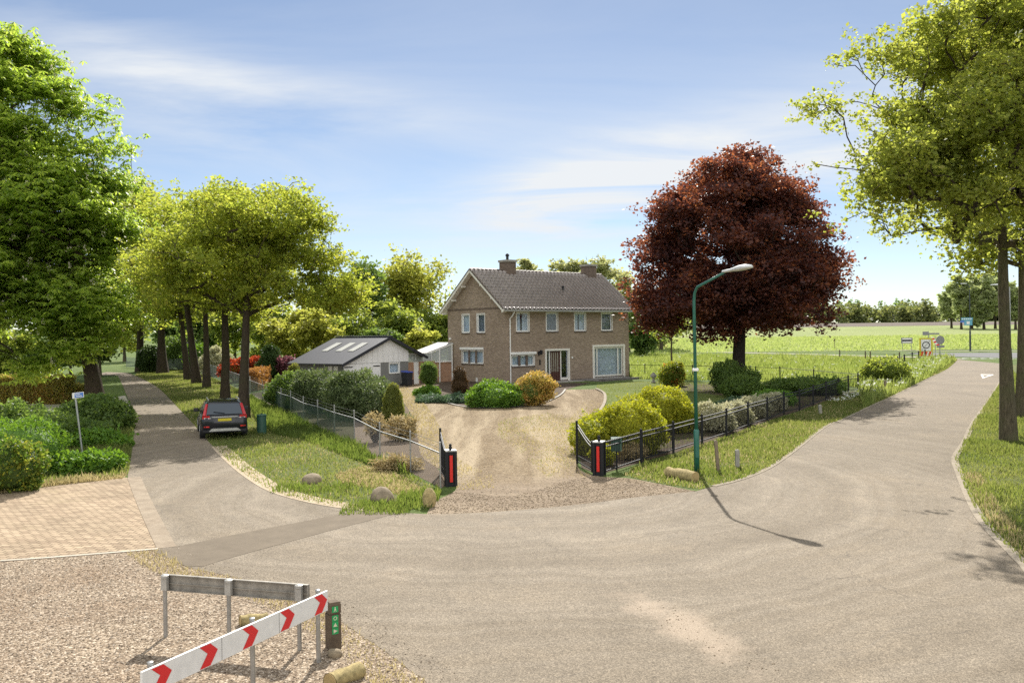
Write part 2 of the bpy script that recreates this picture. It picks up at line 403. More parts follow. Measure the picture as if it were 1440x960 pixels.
L_oak = leaf_mat('oak_spring_leaves', [(0, (.08, .11, .02)), (.5, (.125, .15, .025)), (.85, (.17, .175, .03)), (1, (.19, .13, .04))], [(0, (.26, .33, .035)), (.5, (.4, .45, .05)), (.85, (.52, .52, .07)), (1, (.48, .34, .07))], .52)
L_oakgreen = leaf_mat('oak_fresh_leaves', [(0, (.085, .11, .025)), (.5, (.125, .145, .035)), (1, (.18, .175, .05))], [(0, (.28, .33, .045)), (.5, (.4, .44, .06)), (1, (.54, .53, .1))], .5, gain=1.45)
L_chest = leaf_mat('chestnut_leaves', [(0, (.06, .095, .02)), (.5, (.1, .14, .03)), (1, (.17, .2, .06))], [(0, (.18, .29, .03)), (.5, (.33, .44, .045)), (1, (.5, .56, .09))], .56, .4, gain=1.5)
L_beech = leaf_mat('copper_beech_leaves', [(0, (.03, .017, .018)), (.6, (.064, .028, .025)), (1, (.17, .07, .036))], [(0, (.08, .028, .02)), (.45, (.21, .06, .032)), (.8, (.45, .15, .05)), (1, (.66, .28, .08))], .42, .45, .5)
L_dark = leaf_mat('dark_green_leaves', [(0, (.035, .065, .018)), (1, (.09, .13, .035))], [(0, (.11, .19, .03)), (1, (.28, .37, .06))], .42)
L_mid = leaf_mat('mid_green_leaves', [(0, (.065, .1, .022)), (1, (.13, .16, .04))], [(0, (.24, .32, .04)), (1, (.44, .47, .07))], .5)
L_yellow = leaf_mat('golden_leaves', [(0, (.12, .13, .025)), (1, (.21, .2, .04))], [(0, (.32, .36, .05)), (1, (.52, .5, .09))], .5)
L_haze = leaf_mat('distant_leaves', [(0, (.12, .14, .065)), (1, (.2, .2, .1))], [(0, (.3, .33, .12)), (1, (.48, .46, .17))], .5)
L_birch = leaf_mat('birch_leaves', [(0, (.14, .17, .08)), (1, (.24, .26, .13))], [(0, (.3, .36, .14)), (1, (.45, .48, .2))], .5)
L_box = leaf_mat('yellow_box_leaves', [(0, (.1, .125, .015)), (.6, (.23, .23, .02)), (1, (.36, .32, .035))], [(0, (.24, .3, .015)), (1, (.56, .52, .03))], .38, .65)
L_rhodo = leaf_mat('rhododendron_leaves', [(0, (.035, .055, .02)), (.6, (.075, .1, .04)), (1, (.17, .18, .1))], [(0, (.1, .16, .035)), (1, (.24, .29, .09))], .28, .6)
L_green = leaf_mat('bright_shrub_leaves', [(0, (.04, .095, .015)), (1, (.11, .19, .03))], [(0, (.12, .25, .015)), (1, (.28, .42, .03))], .35)
L_redtip = leaf_mat('red_tipped_leaves', [(0, (.06, .1, .015)), (.7, (.13, .16, .03)), (.85, (.4, .08, .02)), (1, (.5, .1, .03))], [(0, (.2, .28, .02)), (.7, (.4, .42, .04)), (.9, (.7, .15, .04))], .45)
L_silver = leaf_mat('silver_leaves', [(0, (.2, .21, .13)), (1, (.42, .39, .28))], [(0, (.3, .31, .15)), (1, (.52, .48, .3))], .42)
L_orange = leaf_mat('orange_shrub_leaves', [(0, (.12, .13, .03)), (.4, (.3, .23, .05)), (1, (.45, .26, .1))], [(0, (.25, .24, .04)), (.5, (.48, .34, .07)), (1, (.58, .34, .12))], .4)
L_redleaf = leaf_mat('red_shrub_leaves', [(0, (.15, .025, .012)), (1, (.38, .06, .025))], [(0, (.3, .04, .015)), (1, (.55, .09, .025))], .4)
L_copperhedge = leaf_mat('copper_hedge_leaves', [(0, (.12, .13, .035)), (.6, (.2, .175, .06)), (1, (.3, .15, .06))], [(0, (.34, .36, .06)), (.6, (.5, .45, .1)), (1, (.58, .28, .08))], .5)
L_conifer = leaf_mat('conifer_needles', [(0, (.02, .045, .012)), (1, (.06, .09, .025))], [(0, (.03, .07, .01)), (1, (.09, .14, .02))], .2, .6)
L_cone = leaf_mat('clipped_yew_leaves', [(0, (.06, .075, .018)), (.7, (.12, .135, .03)), (1, (.24, .16, .05))], [(0, (.12, .17, .02)), (1, (.36, .34, .05))], .4)
L_brown = leaf_mat('browned_conifer', [(0, (.035, .025, .012)), (1, (.1, .055, .025))], [(0, (.06, .04, .01)), (1, (.16, .08, .02))], .25)
L_dry = leaf_mat('dry_leaves', [(0, (.16, .12, .05)), (1, (.4, .32, .17))], [(0, (.25, .19, .07)), (1, (.5, .4, .2))], .35)
L_purple = leaf_mat('purple_shrub_leaves', [(0, (.07, .025, .035)), (1, (.18, .075, .09))], [(0, (.15, .05, .06)), (1, (.3, .11, .13))], .4)
L_blue = leaf_mat('blue_grey_cover_leaves', [(0, (.03, .06, .035)), (1, (.1, .14, .09))], [(0, (.06, .12, .04)), (1, (.16, .24, .1))], .3)
L_candle = leaf_mat('cream_blossom', [(0, (.4, .36, .26)), (1, (.62, .56, .44))], [(0, (.4, .36, .25)), (1, (.6, .55, .4))], .4)
L_grass = leaf_mat('verge_grass_blades', [(0, (.06, .085, .022)), (.5, (.105, .125, .035)), (.85, (.16, .16, .06)), (1, (.26, .22, .12))], [(0, (.18, .25, .035)), (.6, (.31, .35, .07)), (1, (.45, .42, .16))], .42, .6, .55, .3, gain=1.2)
L_lush = leaf_mat('lush_grass_blades', [(0, (.05, .085, .02)), (1, (.12, .155, .04))], [(0, (.17, .27, .03)), (1, (.36, .42, .08))], .42, .6, .4, .4, gain=1.05)
L_meadow = leaf_mat('meadow_blades', [(0, (.07, .1, .025)), (.6, (.115, .145, .04)), (1, (.2, .2, .085))], [(0, (.2, .28, .04)), (1, (.4, .43, .11))], .5, .6, .45, .15)
L_straw = leaf_mat('straw_blades', [(0, (.2, .16, .07)), (1, (.42, .35, .19))], [(0, (.3, .25, .1)), (1, (.5, .42, .22))], .4)
L_white = leaf_mat('white_umbels', [(0, (.45, .47, .38)), (1, (.7, .7, .64))], [(0, (.4, .42, .3)), (1, (.6, .6, .5))], .4)

# ------------------------------------------------------------------ vegetation generators
def leaf_quads(rng, P, L, W, flat=.5, droop=0., jitter=.35):
    """one kite-shaped leaf at every point of P"""
    n = len(P)
    d = rng.normal(size=(n, 3)); d[:, 2] = d[:, 2] * flat - droop
    d /= np.linalg.norm(d, axis=1)[:, None] + 1e-9
    u = rng.normal(size=(n, 3)); u[:, 2] += .4
    s = np.cross(d, u); s /= np.linalg.norm(s, axis=1)[:, None] + 1e-9
    up = np.cross(s, d)
    l = (L * (1 + jitter * rng.normal(size=n)).clip(.4, 1.8))[:, None]; w = l * (W / L)
    a = P; b = P + d * l * .45 + s * w * .5 + up * w * .12; c = P + d * l; e = P + d * l * .45 - s * w * .5 + up * w * .12
    V = np.stack([a, b, c, e], 1).reshape(-1, 3)
    return V, np.arange(4 * n).reshape(n, 4)

def bumpy(rng, amp=.16, k=3):
    K = rng.normal(size=(6, 3)) * k; ph = rng.uniform(0, 6.28, 6)
    return lambda d: 1 + amp * np.sin(d @ K.T + ph).sum(1) / 2.2

def sample_lobes(rng, lobes, n, bias=2.6, amp=.16):
    """points spread through overlapping ellipsoids, denser towards their skins"""
    Lb = np.array(lobes, float); w = (Lb[:, 3] * Lb[:, 4] * Lb[:, 5]) ** .75; w /= w.sum()
    i = rng.choice(len(Lb), n, p=w)
    d = rng.normal(size=(n, 3)); d /= np.linalg.norm(d, axis=1)[:, None]
    f = bumpy(rng, amp)(d)
    r = rng.uniform(0, 1, n) ** (1 / bias) * f
    return Lb[i, :3] + d * Lb[i, 3:] * r[:, None]

def branch_mesh(rng, trunk, tips, rtrunk, rtip=.014, sides=5, tsides=12, gnarl=.12):
    """limbs grown from the trunk to every tip, thickness by the number of tips carried"""
    pos = [np.array(p, float) for p in trunk]; par = [-1] + list(range(len(trunk) - 1)); nt = len(trunk)
    fork = max(1, int(nt * .45))
    allow = list(range(fork, nt))
    A = np.zeros((nt + len(tips) * 3 + 5, 3)); A[:nt] = np.array(pos); ok = np.zeros(len(A), bool); ok[fork:nt] = True
    c0 = np.array(trunk[fork]); order = np.argsort(np.linalg.norm(tips - c0, axis=1))
    n = nt; leafcount = {}
    for t in order:
        p = tips[t]; idx = np.nonzero(ok[:n])[0]; q = A[idx]
        dv = p - q; hd = np.linalg.norm(dv[:, :2], axis=1)
        cost = np.linalg.norm(dv, axis=1) + 2.2 * np.maximum(0, q[:, 2] - p[2] + .35 * hd)
        j = idx[np.argmin(cost)]; a = A[j]; L = np.linalg.norm(p - a)
        prev = j
        for k in (1 / 3, 2 / 3, 1):
            w = a + (p - a) * k
            if k < 1: w = w + rng.normal(size=3) * gnarl * L * .5 + np.array([0, 0, .1 * L * math.sin(k * math.pi)])
            A[n] = w; par.append(prev); ok[n] = True; prev = n; n += 1
        leafcount[n - 1] = 1
    cnt = np.zeros(n)
    for k, v in leafcount.items(): cnt[k] = v
    for i in range(n - 1, 0, -1): cnt[par[i]] += cnt[i]
    rad = rtip * np.maximum(cnt, 1) ** .5
    rad[:nt] = 0
    kk = min(1., .62 * rtrunk / max(rad.max(), 1e-6)); rad = np.maximum(rad * kk, rtip)
    I = np.arange(nt, n); Pp = np.array([par[i] for i in I]); a = A[Pp]; b = A[I]
    ra = np.where(Pp < nt, rad[I], np.minimum(rad[Pp], rad[I] * 1.6)); rb = rad[I]
    d = b - a; d /= np.linalg.norm(d, axis=1)[:, None] + 1e-9
    ref = np.where(np.abs(d[:, 2:3]) < .9, np.array([[0, 0, 1.]]), np.array([[1., 0, 0]]))
    s = np.cross(d, ref); s /= np.linalg.norm(s, axis=1)[:, None] + 1e-9; u = np.cross(s, d)
    th = np.arange(sides) * 2 * math.pi / sides
    ring = s[:, None] * np.cos(th)[None, :, None] + u[:, None] * np.sin(th)[None, :, None]
    V = np.concatenate([a[:, None] + ring * ra[:, None, None], b[:, None] + ring * rb[:, None, None]], 1).reshape(-1, 3)
    k = np.arange(sides); base = np.arange(len(I)) * sides * 2
    Fq = np.stack([k, (k + 1) % sides, sides + (k + 1) % sides, sides + k], 1)
    Fq = (base[:, None, None] + Fq[None]).reshape(-1, 4)
    # trunk
    T = np.array(trunk, float); m = len(T); hgt = np.linspace(0, 1, m)
    tr = rtrunk * (1 - .72 * hgt ** 1.15); tr[0] *= 1.45
    if m > 1: tr[1] *= 1.08
    th = np.arange(tsides) * 2 * math.pi / tsides
    wob = 1 + .07 * rng.normal(size=(m, tsides))
    TV = np.stack([T[:, None, 0] + np.cos(th) * tr[:, None] * wob, T[:, None, 1] + np.sin(th) * tr[:, None] * wob, np.repeat(T[:, 2:3], tsides, 1)], 2).reshape(-1, 3)
    k = np.arange(tsides)
    TF = np.concatenate([np.stack([i * tsides + k, i * tsides + (k + 1) % tsides, (i + 1) * tsides + (k + 1) % tsides, (i + 1) * tsides + k], 1) for i in range(m - 1)])
    return np.concatenate([V, TV]), np.concatenate([Fq, TF + len(V)])

def tree(name, label, cat, loc, lobes, rtrunk, ttop, seed, leafm, barkm=None, nb=45, nc=30, nl=24, bough=1.1, spread=.34, L=.12, W=.075,
         lean=(0, 0), group=None, rosette=False, bias=2.4, amp=.16, candles=0, flat=.5, droop=.0, tips=4, squash=.55, inner=.0):
    """trunk + limbs as one mesh, foliage as another. lobes are (x,y,z,rx,ry,rz) above the base"""
    rng = np.random.default_rng(seed)
    root = thing(name, label, cat, loc, 0, group)
    n = 9; tz = np.linspace(0, 1, n)
    trunk = np.stack([lean[0] * tz + .05 * rtrunk / .3 * np.sin(tz * 5 + seed), lean[1] * tz + .05 * np.cos(tz * 4 + seed), ttop * tz], 1)
    trunk[0, 2] = -.15
    B = sample_lobes(rng, lobes, nb, bias, amp)
    br = bough * rng.uniform(.65, 1.25, nb)
    d = rng.normal(size=(nb, nc, 3)); d *= np.array([.62, .62, .62 * squash])
    C = (B[:, None] + d * br[:, None, None]).reshape(-1, 3)
    tp = np.concatenate([B, C.reshape(nb, nc, 3)[:, :tips].reshape(-1, 3)])
    V, Fq = branch_mesh(rng, trunk, tp, rtrunk)
    np_mesh('trunk', V, Fq, barkm or M_oakbark, root, True)
    P = (C[:, None] + rng.normal(size=(len(C), nl, 3)) * spread * np.array([1, 1, .62])).reshape(-1, 3)
    if inner:
        P = np.concatenate([P, sample_lobes(rng, lobes, int(len(P) * inner), 3.2, amp)])
    if rosette:
        m = len(P); az = rng.uniform(0, 6.28, m)
        Vs = []; k5 = 6
        for k in range(k5):
            t = az + k * 2 * math.pi / k5
            dirv = np.stack([np.cos(t), np.sin(t), -.45 + .25 * rng.normal(size=m)], 1)
            sd = np.stack([-np.sin(t), np.cos(t), np.zeros(m)], 1)
            l = (L * rng.uniform(.75, 1.15, m))[:, None]; w = l * W / L
            Vs.append(np.stack([P, P + dirv * l * .62 + sd * w * .5, P + dirv * l + np.array([0, 0, -.18]) * l, P + dirv * l * .62 - sd * w * .5], 1))
        V = np.concatenate(Vs, 1).reshape(-1, 3); Fq = np.arange(len(V)).reshape(-1, 4)
    else:
        V, Fq = leaf_quads(rng, P, L, W, flat, droop)
    np_mesh('crown', V, Fq, leafm, root)
    if candles:
        S = sample_lobes(rng, lobes, candles, 12, amp) + np.array([0, 0, .2])
        pts = (S[:, None] + np.stack([rng.normal(size=(candles, 16)) * .045, rng.normal(size=(candles, 16)) * .045, np.tile(np.linspace(0, .26, 16), (candles, 1))], 2)).reshape(-1, 3)
        V, Fq = leaf_quads(rng, pts, .085, .07, .8)
        tag(np_mesh('blossom', V, Fq, L_candle, root), kind='stuff')
    return root

def shrub(name, label, cat, loc, lobes, seed, leafm, n=7000, L=.09, W=.05, group=None, bias=7, amp=.12, core=.72, flat=.9, knobs=10, parts=('foliage', 'stem'), stem=None, rz=0, corem=None):
    rng = np.random.default_rng(seed)
    root = thing(name, label, cat, loc, rz, group)
    P = sample_lobes(rng, lobes, n, bias, amp)
    if knobs:   # uneven growth: small bulges and stray shoots on the skin
        Kc = sample_lobes(rng, lobes, knobs * len(lobes), 40, .05); sz = np.array([lb[3:] for lb in lobes]).mean(0).mean()
        kl = [(*c, sz * a, sz * a, sz * a * .8) for c, a in zip(Kc, rng.uniform(.16, .34, len(Kc)))]
        P[:int(n * .3)] = sample_lobes(rng, kl, int(n * .3), 5, .2)
        st = sample_lobes(rng, lobes, 40, 60, .1); q = int(n * .02)
        i = rng.integers(0, 40, q); P[-q:] = st[i] + np.stack([rng.normal(size=q) * .03, rng.normal(size=q) * .03, rng.uniform(0, .22, q) * min(1, sz)], 1)
    P[:, 2] = np.maximum(P[:, 2], .03 + .1 * rng.uniform(size=len(P)))
    V, Fq = leaf_quads(rng, P, L, W, flat)
    V[:, 2] = np.maximum(V[:, 2], .01)
    np_mesh(parts[0], V, Fq, leafm, root)
    # woody interior: thin twigs out to the leaves
    Q = sample_lobes(rng, lobes, 60 if stem is None else 14, 6, .05); Q[:, 2] = np.maximum(Q[:, 2], .1)
    mb = MB()
    if stem: mb.tube([(0, 0, -.05), (0, 0, stem)], .035, 6)
    for q in Q:
        base = (q[0] * .12, q[1] * .12, stem or -.03)
        mb.tube([base, tuple((np.array(base) + q) / 2 + np.array([0, 0, .05])), tuple(q)], [.02, .014, .006], 4, False)
    mb.build(parts[1], M_twig, root)
    if core:
        m2 = MB()
        for lx, ly, lz, rx, ry, rz_ in lobes:
            prof = []
            for k in range(9):
                t = math.pi * (k / 8 - .5); prof.append((max(.01, math.cos(t)), math.sin(t)))
            vs0 = len(m2.v)
            m2.lathe([(r, z) for r, z in prof], 14)
            for i in range(vs0, len(m2.v)):
                x, y, z = m2.v[i]; m2.v[i] = (lx + x * rx * core, ly + y * ry * core, max(.0, lz + z * rz_ * core))
        m2.build('inner_foliage', corem or leafm, root)
    return root

def hedge(name, label, a, b, h, w, seed, leafm, n=9000, L=.09, W=.06, group=None, rag=.05):
    rng = np.random.default_rng(seed)
    a, b = Vector(a), Vector(b); d = b - a; ln = Vector((d.x, d.y)).length
    root = thing(name, label, 'hedge', a, math.atan2(d.y, d.x), group)
    sl = d.z / ln
    A = [ln * h, ln * h, ln * w, w * h, w * h]; pr = np.array(A) / sum(A)
    s = rng.choice(5, n, p=pr); u = rng.uniform(0, 1, (n, 2)); P = np.zeros((n, 3))
    for k in range(5):
        m = s == k; x, y = u[m, 0], u[m, 1]; o = np.zeros(m.sum())
        P[m] = [np.stack([x * ln, o - w / 2, y * h], 1), np.stack([x * ln, o + w / 2, y * h], 1), np.stack([x * ln, (y - .5) * w, o + h], 1),
                np.stack([o, (x - .5) * w, y * h], 1), np.stack([o + ln, (x - .5) * w, y * h], 1)][k]
    P += rng.normal(size=P.shape) * rag; P[:, 2] += P[:, 0] * sl
    V, Fq = leaf_quads(rng, P, L, W, 1)
    np_mesh('foliage', V, Fq, leafm, root)
    mb = MB(); mb.box(.08, ln - .08, -w / 2 + .1, w / 2 - .1, 0, h - .1, lambda x, y, z: (x, y, z + x * sl)); mb.build('inner_foliage', leafm, root)
    return root

def poly_points(rng, poly, n):
    tri = tessellate_polygon([[Vector((p[0], p[1], 0)) for p in poly]])
    T = np.array([[poly[i][:2] for i in t] for t in tri], float)
    e1 = T[:, 1] - T[:, 0]; e2 = T[:, 2] - T[:, 0]
    ar = np.abs(e1[:, 0] * e2[:, 1] - e1[:, 1] * e2[:, 0]); i = rng.choice(len(T), n, p=ar / ar.sum())
    u = rng.uniform(0, 1, (n, 2)); f = u.sum(1) > 1; u[f] = 1 - u[f]
    return T[i, 0] + u[:, :1] * e1[i] + u[:, 1:] * e2[i]

def zgv(y): return np.where(y < 120, .01 * y, np.where(y < 500, 1.2 + (y - 120) * .0166, 7.5))

def inside(P, poly):
    x, y = P[:, 0], P[:, 1]; r = np.zeros(len(P), bool); j = len(poly) - 1
    for i in range(len(poly)):
        xi, yi = poly[i][:2]; xj, yj = poly[j][:2]
        c = ((yi > y) != (yj > y)) & (x < (xj - xi) * (y - yi) / (yj - yi + 1e-12) + xi)
        r ^= c; j = i
    return r

def grass(name, label, poly, n, h, w, mat, seed, patch=0., zoff=.0, hj=.45, lean=.5):
    rng = np.random.default_rng(seed)
    P = poly_points(rng, poly, n)
    if patch:
        K = rng.normal(size=(7, 2)) * 1.4; ph = rng.uniform(0, 6.28, 7)
        f = np.sin(P @ K.T + ph).sum(1) / 3.5 + rng.normal(size=n) * .5
        hs = np.clip(1 + patch * f, .25, 2.2)
    else: hs = np.ones(n)
    z = zgv(P[:, 1]) + zoff
    hh = h * hs * np.clip(1 + hj * rng.normal(size=n), .3, 2)
    a = rng.uniform(0, 6.28, n); ld = rng.uniform(0, 6.28, n); ll = lean * hh * rng.uniform(.2, 1, n)
    B = np.stack([P[:, 0], P[:, 1], z], 1)
    sv = np.stack([np.cos(a), np.sin(a), np.zeros(n)], 1) * (w * .5)
    m = B + np.stack([np.cos(ld) * ll * .35, np.sin(ld) * ll * .35, hh * .6], 1)
    t = B + np.stack([np.cos(ld) * ll, np.sin(ld) * ll, hh], 1)
    V = np.stack([B - sv, B + sv, m + sv * .8, t, m - sv * .8], 1).reshape(-1, 3)
    o = np_mesh(name, V, np.arange(5 * n).reshape(n, 5), mat)
    tag(o, label, 'grass', kind='stuff')
    return o

# ------------------------------------------------------------------ the ground
def sheet(name, pts, mat, zoff, kind='structure'):
    me = bpy.data.meshes.new(name)
    P = [Vector((p[0], p[1], zg(p[1]) + zoff)) for p in pts]
    tri = tessellate_polygon([[Vector((p.x, p.y, 0)) for p in P]])
    me.from_pydata(P, [], [tuple(t) for t in tri]); me.update()
    o = link_mesh(name, me, mat)
    # faces up
    if sum(p.normal.z for p in me.polygons) < 0: me.flip_normals()
    return tag(o, kind=kind)

def strip(name, pts, w, mat, zoff, side=0):
    P = [Vector((p[0], p[1], 0)) for p in pts]; Lf = []; Rt = []
    for i, p in enumerate(P):
        d = (P[min(i + 1, len(P) - 1)] - P[max(i - 1, 0)]).normalized(); nrm = Vector((-d.y, d.x, 0))
        Lf.append(p + nrm * w * (.5 + side)); Rt.append(p - nrm * w * (.5 - side))
    me = bpy.data.meshes.new(name); V = [(q.x, q.y, zg(q.y) + zoff) for q in Lf + Rt]; n = len(P)
    me.from_pydata(V, [], [(i, n + i, n + i + 1, i + 1) for i in range(n - 1)]); me.update()
    return tag(link_mesh(name, me, mat), kind='structure')

def smooth(pts, k=3):
    """rounds a traced edge"""
    P = [Vector((p[0], p[1])) for p in pts]; out = []
    for i in range(len(P) - 1):
        p0, p1, p2, p3 = P[max(i - 1, 0)], P[i], P[i + 1], P[min(i + 2, len(P) - 1)]
        for s in range(k):
            t = s / k
            out.append(.5 * ((2 * p1) + (p2 - p0) * t + (2 * p0 - 5 * p1 + 4 * p2 - p3) * t * t + (3 * p1 - p0 - 3 * p2 + p3) * t ** 3))
    out.append(P[-1]); return out

xs = [-3000, -300, -60, -20, 0, 20, 60, 300, 3000]; ys = [-60, 120, 500, 3500]
me = bpy.data.meshes.new('ground')
me.from_pydata([(x, y, zg(y)) for y in ys for x in xs], [], [(j * 9 + i, j * 9 + i + 1, (j + 1) * 9 + i + 1, (j + 1) * 9 + i) for j in range(3) for i in range(8)])
tag(link_mesh('ground', me, M_meadow), kind='structure')

g = lambda L: [G(*p).to_2d() for p in L]
left_far = g([(166, 528), (172, 541), (178, 556), (186, 580), (188, 610), (185, 640), (180, 665)])
brick_edge = g([(180, 672), (190, 700), (205, 735), (222, 772)])
lot_edge = g([(222, 773), (262, 797), (330, 812), (440, 850), (490, 882), (540, 915), (580, 946), (606, 972)]) + [Vector((-.2, 7.2)), Vector((1.0, 4.5)), Vector((2.0, 0)), Vector((2.6, -12))]
right_edge = [Vector((11.5, -12)), Vector((10.9, 2)), Vector((10.2, 8)), Vector((9.6, 11.5))] + g([(1496, 842), (1440, 794), (1421, 775), (1396, 750), (1374, 722), (1359, 691), (1349, 666), (1343, 644), (1356, 622), (1371, 591), (1393, 560), (1409, 533), (1418, 512)])
left_edge = g([(1347, 505.5), (1332, 519), (1303, 533), (1255, 557), (1220, 573), (1184, 590), (1160, 600), (1119, 632), (1083, 657), (1043, 674), (1003, 684)])
mouth = g([(979, 691), (898, 699), (801, 711), (680, 721), (600, 723)])
verge_edge = g([(560, 721), (520, 719), (480, 714), (440, 707), (400, 697), (370, 685), (340, 665), (320, 648), (300, 628), (285, 612), (268, 592), (250, 573), (235, 557), (222, 545), (205, 535), (190, 528), (178, 524)])
far_l = g([(150, 523), (130, 527)])
ROAD = smooth(left_far) + smooth(brick_edge) + smooth(lot_edge) + smooth(right_edge) + smooth(left_edge) + smooth(mouth) + smooth(verge_edge) + far_l
sheet('road', ROAD, M_asphalt, .012)
sheet('asphalt_patch', smooth(g([(216, 776), (330, 752), (440, 731), (490, 721), (520, 719.5)]), 2) + smooth(g([(556, 722), (540, 727), (470, 745), (430, 756), (367, 773), (310, 789), (286, 797)]), 2) + g([(262, 797)]), M_patch, .016)
strip('kerb_strip', smooth(right_edge[3:], 5), .2, M_edge, .022)
strip('kerb_strip', smooth(left_edge[1:], 4), .16, M_edge, .022)
strip('sand_strip', smooth(verge_edge[1:9], 3), .55, M_sand, .02, -.35)

# lots and pavings
sheet('gravel_lot', smooth(lot_edge) + [Vector((-30, -12)), Vector((-30, 14.5))] + g([(0, 789), (60, 785), (150, 778), (222, 772)]), M_lot, .008)
sheet('brick_paving', smooth(brick_edge) + g([(150, 778), (60, 785), (0, 789)]) + [Vector((-30, 15.2)), Vector((-30, 26))] + g([(-60, 698), (0, 692), (87, 680), (173, 671)]), M_paving, .010)
strip('kerb_strip', g([(0, 789), (60, 785), (150, 778), (222, 772)]), .1, M_pale, .018)
strip('kerb_strip', smooth(brick_edge), .36, sheet_mat('stained_paving_border', [(.3, (.18, .14, .1)), (.7, (.36, .3, .22))], [(.35, (.22, .17, .125)), (.65, (.34, .28, .21))], 20, 2.6, .5, .6, .02), .017, .45)
sheet('side_drive', g([(-300, 568), (0, 568), (130, 564), (176, 556), (188, 578), (150, 580), (124, 582), (0, 584), (-300, 588)]), M_pale, .009)
# the gravel drive of the house
drive_l = g([(600, 723), (612, 705), (640, 690), (640, 672), (610, 655), (592, 640), (588, 620), (584, 600), (574, 575), (560, 556), (552, 546)])
drive_back = g([(566, 540), (600, 538)])
bed_front = g([(596, 556), (616, 563), (640, 570), (668, 574), (700, 574), (735, 572), (765, 567), (788, 556), (795, 548)])
drive_r = g([(838, 547), (849, 553), (851, 563), (846, 575), (832, 592), (818, 612), (812, 640), (815, 660), (843, 670), (880, 672), (905, 676), (940, 683), (979, 691)])
DRIVE = smooth(drive_l) + drive_back + smooth(bed_front) + smooth(drive_r) + list(reversed(smooth(mouth)))[::1][::-1][::1]
DRIVE = smooth(drive_l) + drive_back + smooth(bed_front) + smooth(drive_r) + smooth(mouth)
sheet('gravel_driveway', DRIVE, M_drive, .008)
sheet('planting_bed', smooth(bed_front) + g([(830, 538), (711, 539), (628, 535), (590, 545)]), M_bed, .006)
sheet('planting_bed', g([(584, 600), (588, 620), (592, 640), (612, 655), (634, 680), (620, 686), (577, 664), (534, 647), (498, 623), (447, 602), (409, 584), (369, 563), (352, 553), (420, 545), (552, 546), (574, 575)]), M_soil, .005)
LAWN = smooth(drive_r[:6]) + g([(900, 640), (985, 618), (1079, 588), (1140, 568), (1207, 549), (1110, 537), (985, 537), (886, 536), (840, 541)])
sheet('lawn', LAWN, M_lawn, .005)
sheet('planting_bed', g([(843, 667), (902, 650), (947, 637), (987, 624), (1022, 613), (1052, 601), (1079, 592), (1125, 577), (1162, 564), (1206, 550), (1120, 556), (1075, 572), (1030, 588), (985, 600), (930, 612), (850, 618), (815, 640), (818, 658)]), M_bed, .009)
sheet('planting_bed', g([(1012, 556), (1130, 552), (1200, 549), (1150, 541), (985, 540), (935, 541), (960, 549)]), M_bed, .010)
strip('kerb_strip', smooth(bed_front, 4), .12, M_concrete, .06)
strip('kerb_strip', smooth(drive_r[:5], 4), .16, M_edge, .07)
# verges
VL = smooth(verge_edge[:-1]) + g([(196, 519), (240, 518), (285, 526), (320, 540), (350, 555), (369, 565), (409, 586), (447, 604), (498, 626), (534, 650), (577, 667), (619, 690), (600, 712)])
sheet('verge', VL, M_verge, .003)
VR = smooth(left_edge) + g([(985, 688), (940, 682), (905, 675), (875, 668), (902, 653), (947, 639), (987, 626), (1022, 615), (1052, 603), (1079, 594), (1125, 579), (1162, 565), (1207, 551), (1214, 539), (1262, 518), (1301, 508), (1330, 502)])
sheet('verge', VR, M_verge, .003)
VRR = smooth(right_edge[1:]) + [Vector((70, 90)), Vector((70, 40)), Vector((40, 2))]
sheet('verge', VRR, M_verge, .003)
VLL = smooth(left_far) + g([(173, 671), (87, 680), (0, 692), (-60, 698), (-60, 588), (0, 584), (124, 582), (150, 580), (186, 580)])
VLL = g([(186, 582), (188, 610), (185, 640), (180, 668), (173, 671), (87, 680), (0, 692), (-60, 698), (-60, 589), (0, 585), (124, 583)])
sheet('verge', VLL, M_verge, .004)
# beyond
sheet('main_road', [Vector((x, y)) for x, y in ((49, 112.5), (64, 108), (160, 101), (160, 86), (64, 92.5), (52, 95.5), (48.5, 101))], M_mainroad, .02)
strip('cycle_path', g([(850, 493.5), (1000, 495), (1150, 498.5), (1280, 502), (1352, 504.8)]), 1.3, M_pale, .024)
strip('cycle_path', g([(850, 490), (1000, 489.5), (1150, 490.5), (1230, 492.3), (1310, 493.4), (1440, 493.4)]), 1.1, M_pale, .024)
def farsheet(name, x0, x1, y0, y1, mat, zoff):
    me = bpy.data.meshes.new(name); me.from_pydata([(x0, y0, zg(y0) + zoff), (x1, y0, zg(y0) + zoff), (x1, y1, zg(y1) + zoff), (x0, y1, zg(y1) + zoff)], [], [(0, 1, 2, 3)])
    return tag(link_mesh(name, me, mat), kind='structure')
farsheet('crop_field', -30, 420, 122, 345, M_crop, .03)
farsheet('ploughed_field', 20, 245, 345, 470, M_plough, .05)
# give-way markings
q = [G(*p) for p in ((1379, 526.5), (1398, 526.8), (1382, 532.2))]; c = sum(q, Vector()) / 3
mb = MB(); q2 = [c + (p - c) * .62 for p in q]
mb.add([(p.x, p.y, zg(p.y) + .02) for p in q + q2], [(0, 1, 4, 3), (1, 2, 5, 4), (2, 0, 3, 5)])
tag(mb.build('road_marking', M_offwhite), kind='structure')
mb = MB()
for k in range(7):
    a = G(1356 + k * 13, 504.3); mb.add([(a.x - .4, a.y - .5, zg(a.y) + .03), (a.x + .5, a.y - .5, zg(a.y) + .03), (a.x + .05, a.y + .7, zg(a.y) + .03)], [(0, 1, 2)])
tag(mb.build('road_marking', M_white), kind='structure')

